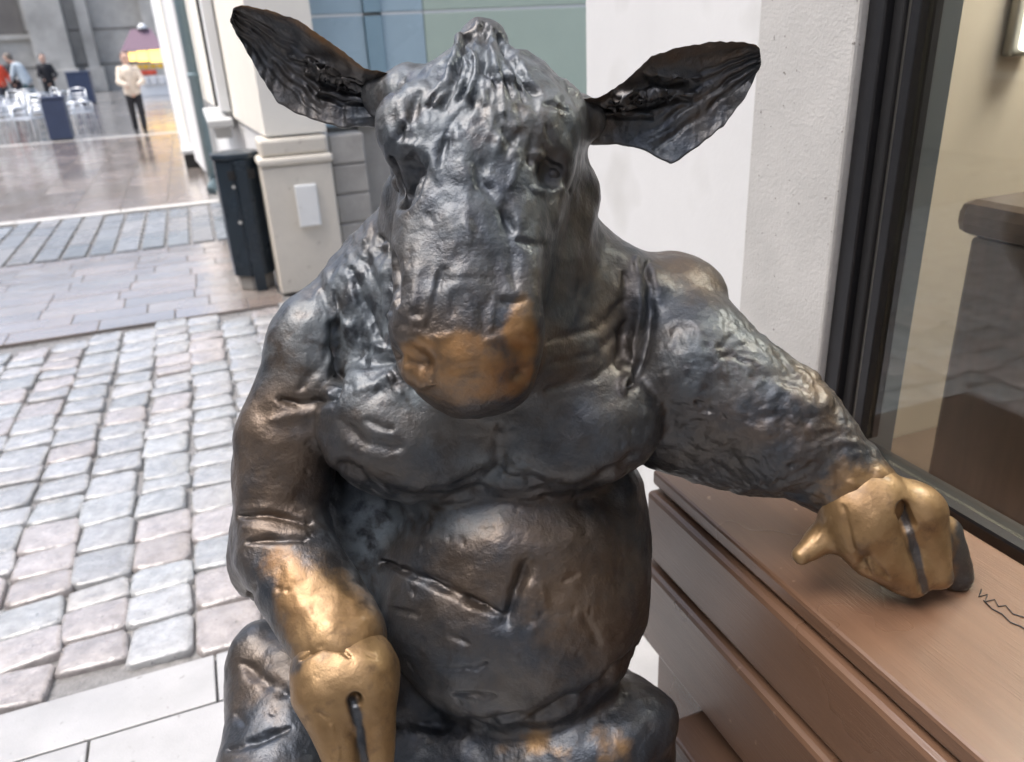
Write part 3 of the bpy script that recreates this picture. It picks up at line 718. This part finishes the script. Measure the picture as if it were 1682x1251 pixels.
    k([(548, 480), (556, 560), (550, 640)], 9, -.010); k([(560, 520), (590, 560), (640, 575)], 8, .006); k([(590, 600), (650, 590)], 7, -.006)
    k([(1046, 425), (1050, 500), (1042, 580), (1022, 650)], 9, .011, wob=8); k([(1066, 430), (1070, 510), (1056, 580), (1034, 640)], 8, -.010, wob=8); k([(1026, 450), (1030, 530), (1018, 600)], 9, -.006, wob=8)
    for yy in (560, 600, 640): k([(900, yy), (980, yy-20), (1030, yy-70)], 8, -.0025)
    # brow, bridge of the nose and muzzle
    k([(780, 250), (790, 300), (830, 345), (845, 380)], 10, -.005); k([(760, 260), (765, 330), (772, 400)], 10, .004)
    k([(830, 330), (838, 400), (846, 470)], 10, -.004)
    k([(640, 260), (660, 320), (668, 335)], 10, -.010); k([(700, 260), (680, 310), (664, 338)], 9, -.009); k([(655, 235), (700, 245), (722, 300)], 9, .006)
    k([(870, 250), (905, 258), (930, 280)], 7, .008); k([(875, 310), (905, 318), (930, 305)], 7, .006)
    k([(728, 440), (712, 490), (700, 540)], 6, -.0035, wob=10); k([(716, 440), (704, 500), (694, 530)], 6, .004)
    k([(770, 485), (779, 545)], 6, .004, wob=9); k([(808, 492), (806, 545)], 6, .004, wob=9); k([(790, 500), (796, 540)], 6, -.002, wob=9); k([(748, 480), (742, 520)], 6, -.003, wob=9)
    k([(740, 462), (790, 456)], 4, -.0012, wob=10); k([(822, 494), (842, 498), (862, 492)], 6, -.005)
    k([(850, 395), (880, 405), (895, 400)], 8, -.004); k([(700, 350), (712, 365)], 4, -.002)
    k([(676, 515), (690, 518)], 5, -.005); k([(680, 535), (690, 538)], 4, -.004)
    pass
    k([(742, 610), (790, 600)], 8, -.002); k([(660, 545), (700, 560), (740, 552)], 10, .003); k([(800, 560), (860, 545), (880, 560)], 10, .004)
    k([(664, 585), (668, 615), (685, 634), (712, 628)], 7, .009, (0, 1.0), wob=2)
    # tuft at the very top
    for i in range(9):
        a = -80+20*i; k([(788+a*.3, 34+abs(a)*.3), (786+a*.7+rng.normal(0, 6), 100+abs(a)*.3), (784+a*1.1+rng.normal(0, 9), 150+rng.uniform(-15, 40))], 7, .009, wob=9); k([(796+a*.35, 40+abs(a)*.3), (796+a*.75+rng.normal(0, 6), 110+abs(a)*.2), (794+a*1.1, 160+rng.uniform(-20, 30))], 5, -.009, wob=9)
    for i in range(60):                                # small cuts of the modelling knife
        cx, cy = rng.uniform(420, 1080), rng.uniform(690, 1200); a = rng.uniform(0, 6.28); l = rng.uniform(6, 18)
        k([(cx, cy), (cx+math.cos(a)*l, cy+math.sin(a)*l)], rng.uniform(2, 4), -.0022)
    for i in range(34):
        cx, cy = rng.uniform(640, 920), rng.uniform(90, 280); a = 1.57+(cx-790)/-260+rng.normal(0, .35); l = rng.uniform(20, 55)
        k([(cx, cy), (cx+math.cos(a)*l, cy+math.sin(a)*l)], rng.uniform(5, 9), rng.choice([-.005, .004]), wob=10)
    for i in range(50):                               # hide of the resting arm and the neck
        cx, cy = (rng.uniform(1120, 1440), rng.uniform(500, 840)) if i % 2 else (rng.uniform(520, 660), rng.uniform(400, 640)); a = rng.normal(.8 if i % 2 else 1.3, .5); l = rng.uniform(8, 26)
        k([(cx, cy), (cx+math.cos(a)*l, cy+math.sin(a)*l)], rng.uniform(4, 8), rng.choice([-.004, .003]), wob=10)
    B.v = relax(B.v, B.q, 1, .35); B.refresh()
    # where hands have rubbed it, where it corrodes, where sky sheen is painted on
    A = B.att; nz = .5+.9*fbm(P*14, 3)
    A['polish'] += B.blob((772, 590), 135, 78, (0, .985), .3)*sstep(y+.12*(x-770), 505, 560)*(.62+.35*nz-.2); A['rust'] += B.blob((775, 600), 140, 80, (0, 1.0))*.7
    A['polish'] += B.blob((858, 525), 26, 50, (0, .98), .6)*.6
    f, t = seg_dist(x, y, [(505, 900), (560, 1070)]); A['polish'] += (1-sstep(f, 30, 125))*sstep(y-.35*(x-480), 835, 985)*(d < 1.16)*.95
    A['polish'] += B.blob((1450, 815), 110, 75, (0, 1.3), .7)*.75
    A['polish'] += B.blob((950, 1225), 130, 45, (0, 1.4), .6)*.8*nz
    A['rust'] += .12*nz+B.blob((880, 930), 170, 110)*.6+B.blob((960, 1040), 90, 120)*.5+B.blob((420, 1150), 60, 90)*.5+B.blob((440, 760), 75, 180)*.75+B.blob((1340, 670), 150, 60)*.8+B.blob((1130, 440), 60, 50)*.7+B.blob((960, 540), 70, 110, (1.0, 1.4))*.35
    A['patina_sheen'] += B.blob((590, 860), 60, 45)*.6+B.blob((700, 850), 120, 30)*.6+B.blob((600, 960), 30, 120)*.7+B.blob((600, 540), 80, 130, (1.0, 1.4))*.5+B.blob((680, 650), 25, 22, (1.0, 1.4))*.6+crown*.45+B.blob((770, 380), 150, 110, (0, 1.1))*.18+B.blob((820, 770), 60, 25)*.5+B.blob((480, 550), 80, 70)*.4+B.blob((1190, 590), 110, 60)*.4+B.blob((820, 690), 220, 80, (1.0, 1.3))*.2  # corrosion in the folds; blue-grey sky sheen painted over crown and neck
work_body(B)
body = B.build('body', m_bronze, statue, BASE)

def sculpt_hoof_hanging():
    S = Sculpt(p3(470, 1290, .93)*np.array([1, 1, 0])+np.array([-.02, -.03, .88]), (-.11, -.27, 1.14), .0024)
    S.ell(p3(566, 1100, 1.032), (.066, .056, .056), .01, rot=-12)
    S.ell(p3(540, 1125, 1.015), (.042, .055, .045), .03)
    S.ell(p3(604, 1128, 1.015), (.036, .058, .045), .03)
    S.cone(p3(537, 1140, 1.005), p3(566, 1262, .985), .042, .020, .008)
    S.cone(p3(614, 1135, 1.005), p3(622, 1262, .990), .030, .019, .008)
    S.cone(p3(584, 1160, .965), p3(602, 1290, .950), .008, .020, .008, sub=True)
    S.ell(p3(582, 1152, .965), (.009, .010, .02), .006, sub=True)
    v, q = S.mesh(); H = Surf(relax(v, q, 2), q); P = H.v.copy()
    H.push(.0022*fbm(P*26, 2)); H.refresh()
    H.stroke([(492, 1085), (530, 1062), (560, 1068), (575, 1080)], 4, -.004, wob=2); H.stroke([(600, 1072), (615, 1080)], 3, -.003); H.stroke([(520, 1170), (540, 1180)], 3, -.002)
    H.stroke([(545, 1190), (556, 1245)], 6, .003); H.stroke([(575, 1150), (590, 1200), (600, 1250)], 7, -.004)
    H.refresh(); H.att['polish'] += .95-.5*H.blob((480, 1090), 18, 22)-.75*np.exp(-(seg_dist(H.x, H.y, [(578, 1150), (592, 1200), (600, 1260)])[0]/10)**2)
    return H
sculpt_hoof_hanging().build('hoof', m_bronze, statue, BASE)['label'] = 'golden cloven hoof resting on the thigh'

def sculpt_hoof_ledge():
    c = p3(1450, 890, 1.1); S = Sculpt(c-np.array([.18, .14, .12]), c+np.array([.17, .14, .14]), .0024)
    S.ell(p3(1418, 842, 1.10), (.064, .054, .056), .012, rot=-35); S.ell(p3(1440, 815, 1.108), (.058, .040, .055), .02, rot=-35)
    S.ell(p3(1495, 835, 1.10), (.042, .040, .045), .012, rot=-35)
    S.cone(p3(1420, 870, 1.095), p3(1500, 955, 1.09), .050, .020, .012)
    S.cone(p3(1440, 905, 1.10), p3(1480, 930, 1.10), .040, .035, .02)
    S.cone(p3(1505, 850, 1.10), p3(1540, 945, 1.09), .042, .020, .012)
    S.cone(p3(1540, 880, 1.125), p3(1570, 945, 1.13), .034, .024, .012)
    S.cone(p3(1375, 868, 1.115), p3(1316, 912, 1.105), .028, .014, .012)
    S.cone(p3(1476, 838, 1.06), p3(1490, 862, 1.06), .015, .012, .005, sub=True)
    S.cone(p3(1494, 870, 1.055), p3(1520, 970, 1.065), .008, .008, .005, sub=True)
    v, q = S.mesh(); H = Surf(relax(v, q, 2), q); P = H.v.copy()
    H.push(.0022*fbm(P*26, 2)); H.refresh()
    H.stroke([(1385, 830), (1400, 900), (1430, 940)], 6, -.003); H.stroke([(1400, 935), (1430, 915), (1460, 950)], 6, -.004); H.stroke([(1340, 890), (1362, 850)], 5, .003)
    H.refresh(); g = np.exp(-(seg_dist(H.x, H.y, [(1478, 830), (1494, 870), (1520, 970)])[0]/8)**2)
    H.att['polish'] += .95-.9*g-.9*sstep(H.x+14*pnoise(P*40), 1545, 1590); H.att['rust'] += .3*g
    return H
sculpt_hoof_ledge().build('hoof', m_bronze, statue, BASE)['label'] = 'golden cloven hoof with dewclaw laid on the timber ledge'

def resample(pts, n):
    pts = np.array(pts, float); L_ = np.concatenate([[0], np.cumsum(np.linalg.norm(np.diff(pts, axis=0), axis=1))]); t = np.linspace(0, L_[-1], n)
    return np.stack([np.interp(t, L_, pts[:, i]) for i in range(2)], 1)
def make_ear(upper, lower, d0, d1, cup, roll, label, tufts, pol):
    n, m, th = 120, 70, .0060
    U_, L_ = resample(upper, n), resample(lower, n); s = np.linspace(0, 1, n)[:, None]; t = np.linspace(0, 1, m)[None]
    px = U_[:, :1]*(1-t)+L_[:, :1]*t; py = U_[:, 1:]*(1-t)+L_[:, 1:]*t
    wid = np.sin(np.pi*np.clip(s*.9+.1, 0, 1))**.5
    dd = d0+(d1-d0)*s+cup*wid*(4*t*(1-t))**.8-roll*wid*np.exp(-(t/.16)**2)+.055*wid*(t-.35)
    P = np.stack([(px-CX)/F*dd, -(py-CY)/F*dd, dd], 2).reshape(-1, 3)
    P[:, 2] += (.0040*fbm(P*22, 2)+.0022*ridged(P*np.array([60, 26, 40]), 2))
    sv = np.broadcast_to(s, (n, m)).reshape(-1); tv = np.broadcast_to(t, (n, m)).reshape(-1)
    edge = np.minimum(np.minimum(tv, 1-tv)*2.2, 1); thick = th*(.35+.65*np.sqrt(np.clip(edge*4, 0, 1)))*(1+1.6*np.clip(1-sv*4, 0, 1))
    # ragged rim
    rag = .006*pnoise(np.stack([sv*16, tv*0, tv*0+4], 1))*(tv > .93)+.003*pnoise(np.stack([sv*22, tv*0, tv*0+9], 1))*(tv < .06); P[:, 1] += rag
    Fv = P.copy(); Fv[:, 2] -= thick; Bv = P.copy(); Bv[:, 2] += thick
    V = np.concatenate([Fv, Bv]); N0 = n*m; Q = []
    for i in range(n-1):
        for j in range(m-1):
            a = i*m+j; Q.append((a, a+1, a+m+1, a+m)); Q.append((N0+a, N0+a+m, N0+a+m+1, N0+a+1))
    rim = [i*m for i in range(n)]+[(n-1)*m+j for j in range(1, m)]+[i*m+m-1 for i in range(n-2, -1, -1)]+[j for j in range(m-2, 0, -1)]
    for a, b in zip(rim, rim[1:]+rim[:1]): Q.append((a, a+N0, b+N0, b)[::-1])
    E_ = Surf(V, np.array(Q)); tt = np.concatenate([tv, tv]); E_.att['rust'] += .25+.6*(tt < .14); E_.att['polish'] += pol*(1-sstep(tt, .04, .17)); E_.att['patina_sheen'] += .15
    for (x0, y0, x1, y1, w, dz) in tufts:              # locks of hair modelled inside the ear
        E_.stroke([(x0, y0), ((x0+x1)/2, (y0+y1)/2), (x1, y1)], w*1100, dz*1.5, wob=9); E_.refresh()
        E_.stroke([(x0, y0+w*1300), ((x0+x1)/2, (y0+y1)/2+w*1500), (x1, y1+w*1400)], w*600, -dz*.8, wob=9); E_.refresh()
    for t_ in np.linspace(.3, .95, 9):                 # ribs running out to the rim
        i0 = int(n*.35); r0 = (px[i0, int(t_*(m-1))], py[i0, int(t_*(m-1))]); r1 = (px[n-4, int(t_*(m-1))], py[n-4, int(t_*(m-1))]); E_.stroke([r0, r1], 4, rng.choice([-.003, .003]), wob=8)
    E_.v = relax(E_.v, E_.q, 1, .3); E_.refresh()
    ear = E_.build('ear', m_bronze, statue, BASE); ear['label'] = label
    return ear
make_ear([(640, 122), (600, 112), (545, 70), (490, 32), (440, 16), (400, 8), (384, 12)],
         [(640, 205), (590, 206), (556, 208), (500, 191), (455, 168), (425, 120), (400, 75), (378, 36)], 1.035, 1.0, .022, .014,
         'ear with a rubbed golden upper rim', [(600, 130, 505, 95, .007, .010), (600, 145, 500, 112, .007, .012), (595, 152, 520, 122, .006, .012), (590, 140, 475, 88, .006, .008), (598, 165, 525, 150, .006, .010)], .55)
make_ear([(945, 165), (985, 160), (1030, 130), (1070, 92), (1110, 78), (1165, 68), (1225, 68), (1246, 78)],
         [(945, 232), (985, 236), (1030, 236), (1062, 246), (1102, 270), (1150, 238), (1190, 205), (1225, 158), (1250, 108)], 1.035, 1.01, .022, .012,
         'ear with ragged lower edge in front of the white wall', [(985, 180, 1070, 188, .006, .010), (990, 170, 1095, 150, .008, .012), (1010, 155, 1135, 152, .010, .014), (1060, 118, 1145, 126, .009, .012), (1000, 165, 1080, 160, .007, .014)], .12)

def eyeball(px, py, d, r):
    S = Sculpt(p3(px, py, d)-r*1.6, p3(px, py, d)+r*1.6, r/7); S.ell(p3(px, py, d), (r, r*.9, r), .003); v, q = S.mesh(); E_ = Surf(relax(v, q, 1), q); E_.att['rust'] += .1
    E_.build('eye', m_bronze, statue, BASE)
eyeball(662, 300, .972, .014); eyeball(904, 290, .9685, .0165)

# ================================================================== far end of the street
ch = empty('stone_church', (-6, 46, 0)); tag(ch, 'grey stone church wall with buttresses closing the street', 'church')
part(MB().box(-40, 6, 46, 50, 0, 8.5), 'wall', m_church, ch)
for (xa, xb, d_) in ((-12.5, -10.6, .9), (-6.3, -4.75, 1.0), (-4.2, -3.7, .6), (-1.4, 1.2, .8)):
    bt = part(MB().box(xa, xb, 46-d_, 45.995, 0, 7.6, .03).box(xa-.15, xb+.15, 46-d_-.15, 45.99, 0, 1.1, .04), 'buttress', m_church, ch)
for (xa, xb) in ((-9.6, -6.6),):
    w_ = part(MB().box(xa, xb, 45.93, 45.996, 2.7, 7), 'window_recess', m_church_dark, ch)
    part(MB().box(xa-.2, xb+.2, 45.80, 45.992, 2.45, 2.68, .03), 'sill', m_church, w_)
for k in range(5): part(MB().box(-40, 6, 45.955, 45.9955, 1.2+1.55*k, 1.26+1.55*k), 'stone_course', m_church_dark, ch)

stl = empty('market_stall', (-1.40, 37.0, 0)); stl.scale = (.66, .66, .76); tag(stl, 'lit yellow market stall with a purple awning at the end of the street', 'stall')
m_awn = cloth('purple_awning', (.17, .11, .145)); m_yel = material('yellow_goods', (.7, .42, .04), .5, noise=(3, .3)); m_red = material('red_goods', (.6, .08, .04), .5, noise=(4, .3))
glow = bpy.data.materials.new('stall_lightbox'); glow.use_nodes = True; _b = glow.node_tree.nodes['Principled BSDF']; _b.inputs['Base Color'].default_value = (1, .7, .2, 1); _b.inputs['Emission Color'].default_value = (1, .62, .14, 1); _b.inputs['Emission Strength'].default_value = 1.3
aw = MB(); V = [(-1.1, -1.2, 2.25), (1.3, -1.2, 2.25), (.75, 0, 3.25), (-.35, 0, 3.25), (-1.1, 1.2, 2.25), (1.3, 1.2, 2.25)]
me = mesh_pd('awning', V, [(0, 1, 2, 3), (3, 2, 5, 4), (1, 5, 2), (0, 3, 4), (0, 4, 5, 1)]); obj('awning', me, m_awn, stl)
MB().tube([(.3, 0, 3.25), (.3, 0, 3.5)], [.35, .12], 10).build('awning_cap', m_whitewood, stl)
for sx in (-1.0, 1.2):
    for sy in (-1.05, 1.05): MB().tube([(sx, sy, 0), (sx, sy, 2.25)], .04, 8).build('post', m_chrome, stl)
MB().box(-1.0, 1.2, -1.0, .9, 0, .95, .03).build('counter', m_whitewood, stl)
for k, (xa, xb, za, zb) in enumerate(((-.95, -.35, 1.75, 2.15), (-.3, .3, 1.7, 2.2), (.36, 1.1, 1.65, 2.22))): MB().box(xa, xb, -.8, -.7, za, zb, .04).build('light_box', glow, stl)
for k in range(5): MB().box(-.9+.4*k, -.56+.4*k, -.95, -.4, 1.34, 1.56, .03).build('crate', m_yel, stl)
MB().box(-.5, .6, -.98, -.4, 1.04, 1.28, .04).build('crate', m_red, stl)
for k in range(3): MB().box(-.3+.45*k, .1+.45*k, -1.15, -1.02, .55, .98, .05).build('sign_board', m_smoothwhite, stl)

def person(name, loc, rz, h, label, coat_c, leg_c, hair_c, lean=0.0, arm=.0, stride=.1, skirt=0.0, hood=False, sit=False, group=None):
    """figure of height h: body (skin), coat, trousers, hair, shoes"""
    root = empty(name, loc, rz); tag(root, label, 'person', group); k = h/1.7
    def sc(parts, res=.016):
        lo = np.min([np.minimum(p[0], p[1])-max(p[2], p[3]) for p in parts], 0)-.06; hi = np.max([np.maximum(p[0], p[1])+max(p[2], p[3]) for p in parts], 0)+.06
        S = Sculpt(lo, hi, res)
        for a, b, r1, r2 in parts: S.cone(a, b, r1, r2, .025)
        v, q = S.mesh(); v = relax(v, q, 2)*k
        n = vnormals(v, q)
        if (n*(v-v.mean(0))).sum() < 0: q = q[:, ::-1]
        return mesh_pd('m', v, [tuple(map(int, f)) for f in q], True)
    A = np.array; hz = .52 if sit else .90; ly = lean
    hip = A((0, 0, hz)); che = A((0, -.10*ly, hz+.42)); nk = A((0, -.16*ly, hz+.56)); hd = A((0, -.24*ly, hz+.69))
    sh = [A((sx*.17, -.12*ly, hz+.49)) for sx in (-1, 1)]
    el = [A((sx*.25, -.05-.10*ly-.10*arm, hz+.22)) for sx in (-1, 1)]; hn = [A((sx*(.25-.16*arm), -.10-.2*arm-.10*ly, hz+.0+.22*arm)) for sx in (-1, 1)]
    if sit: kn = [A((sx*.13, -.42, .50)) for sx in (-1, 1)]; an = [A((sx*.13, -.40, .09)) for sx in (-1, 1)]
    else: kn = [A((sx*.09, -.02-sx*stride*.6, .48)) for sx in (-1, 1)]; an = [A((sx*.08, .02-sx*stride*1.3, .08)) for sx in (-1, 1)]
    hpj = [A((sx*.085, 0, hz-.02)) for sx in (-1, 1)]
    body_ = [(hip, che, .12, .13), (che, nk, .10, .055), (nk, hd, .05, .09), (hd, hd+A((0, -.03, .06)), .088, .09)]
    for i in (0, 1): body_ += [(sh[i], el[i], .045, .04), (el[i], hn[i], .038, .032), (hn[i], hn[i]+A((0, -.03, -.07)), .035, .02), (hpj[i], kn[i], .075, .052), (kn[i], an[i], .05, .036)]
    obj('body', sc(body_), m_skin, root)
    ct = [(hip+A((0, 0, .06)), che, .15, .165), (che, nk-A((0, 0, .04)), .14, .08)]+[(hip+A((sx*.075, 0, -.02)), che+A((sx*.05, 0, -.05)), .105, .12) for sx in (-1, 1)]
    for i in (0, 1): ct += [(sh[i], el[i], .068, .06), (el[i], hn[i], .058, .05)]
    if hood: ct += [(nk, hd+A((0, .04, .02)), .10, .115)]
    obj('coat', sc(ct), cloth('coat_'+name, coat_c), root)
    tr = []
    for i in (0, 1): tr += [(hpj[i], kn[i], .095, .07), (kn[i], an[i]+A((0, 0, .03)), .068, .058)]
    obj('trousers', sc(tr), cloth('trousers_'+name, leg_c), root)
    if not hood: obj('hair', sc([(hd+A((0, .025, .06)), hd+A((0, .0, .085)), .102, .100), (hd+A((0, .06, 0)), hd+A((0, .06, -.10)), .08, .05)]), material('hair_'+name, hair_c, .5, noise=(30, .3)), root)
    for i in (0, 1): obj('shoe', sc([(an[i]+A((0, .02, -.035)), an[i]+A((0, -.13, -.045)), .045, .035)], .012), m_black, root)
    return root
person('person', (-1.07, 19.1, 0), math.radians(12), 1.55, 'person in a beige jacket and black trousers walking up the wet street', (.62, .54, .45), (.012, .012, .016), (.10, .05, .04), arm=.75, stride=.07)
person('person', (-4.60, 30.0, 0), math.radians(-110), 1.72, 'person in a light grey jacket bending forward by the cafe chairs', (.40, .46, .50), (.05, .09, .10), (.12, .1, .08), lean=1.6, arm=.5)
person('person', (-4.02, 30.0, 0), math.radians(20), 1.66, 'person in black standing right of the grey jacket', (.012, .012, .016), (.015, .015, .02), (.05, .035, .03), arm=.6)
person('person', (-5.02, 30.6, 0), math.radians(160), 1.72, 'person in a dark coat standing left of the grey jacket', (.016, .016, .022), (.02, .02, .03), (.04, .03, .025), arm=.3)
person('person', (-5.32, 30.0, 0), math.radians(60), 1.70, 'person in a red jacket at the left edge of the street', (.65, .07, .03), (.05, .05, .06), (.5, .5, .48), arm=.4)

# cafe chairs of tubular aluminium
def chair_parts():
    L_ = []
    for sx in (-.21, .21):
        L_.append(('leg', MB().tube([(sx, -.20, 0), (sx*.98, -.19, .45), (sx, -.19, .62)], .012, 6)))
        L_.append(('leg', MB().tube([(sx, .22, 0), (sx*.96, .18, .45), (sx*.9, .24, .86)], .012, 6)))
        L_.append(('armrest', MB().tube([(sx, -.19, .62), (sx*1.05, 0, .655), (sx*.95, .21, .66)], .016, 6)))
    L_.append(('seat', MB().box(-.21, .21, -.20, .19, .435, .455, .008)))
    for z in (.60, .68, .76): L_.append(('back_slat', MB().tube([(-.195, .205+(z-.6)*.2, z), (0, .245+(z-.6)*.2, z), (.195, .205+(z-.6)*.2, z)], .018, 6)))
    L_.append(('back_rail', MB().tube([(-.19, .24, .86), (0, .275, .885), (.19, .24, .86)], .014, 6)))
    return L_
CL = []
first = empty('cafe_chair'); fparts = [mb.build(n_, m_chrome, first) for n_, mb in chair_parts()]
spots = [(-3.62, 19.3, 20), (-3.38, 19.9, 80), (-3.10, 19.2, -30), (-2.86, 19.4, 10), (-2.62, 20.0, 60), (-3.95, 21.4, 100), (-3.65, 21.6, -60), (-3.2, 21.4, 30), (-2.5, 21.9, -20), (-2.28, 20.4, 70), (-3.6, 23.4, 15), (-4.2, 23.6, -45), (-2.9, 23.8, 120)]
where = ['at the left edge of the nearest row', 'second from the left in the nearest row', 'in the middle of the nearest row', 'left of the navy planter in the nearest row', 'just behind the navy planter', 'at the left edge of the second row', 'left of the middle in the second row', 'in the middle of the second row', 'at the right end of the second row', 'right of the navy planter', 'in the middle of the farthest row', 'at the left of the farthest row', 'at the right of the farthest row']
for i, (x, y, a) in enumerate(spots):
    if i == 0: r_ = first
    else:
        r_ = first.copy(); COL.objects.link(r_)
        for c in fparts:
            q = c.copy(); COL.objects.link(q); q.parent = r_
    r_.location = (x, y, 0); r_.rotation_euler = (0, 0, math.radians(a))
    tag(r_, 'aluminium cafe chair '+where[i], 'chair', 'cafe chairs on the square')
def planter(x, y, w, h, label):
    p = empty('planter_box', (x, y, 0)); tag(p, label, 'planter', 'navy planters of the cafe')
    MB().prism([(-w/2, -w/2), (w/2, -w/2), (w/2, w/2), (-w/2, w/2)], .03, h, .02).build('body', m_navy, p)
    MB().prism([(-w/2-.02, -w/2-.02), (w/2+.02, -w/2-.02), (w/2+.02, w/2+.02), (-w/2-.02, w/2+.02)], h+.002, h+.05, .015).build('rim', m_navy, p)
    MB().box(-w/2+.03, w/2-.03, -w/2+.03, w/2-.03, 0, .0275).build('foot', m_black, p)
planter(-2.55, 19.0, .42, .80, 'tall navy blue planter box in front of the cafe chairs')
planter(-3.55, 34.0, .75, 1.05, 'far navy blue planter box by the church wall')
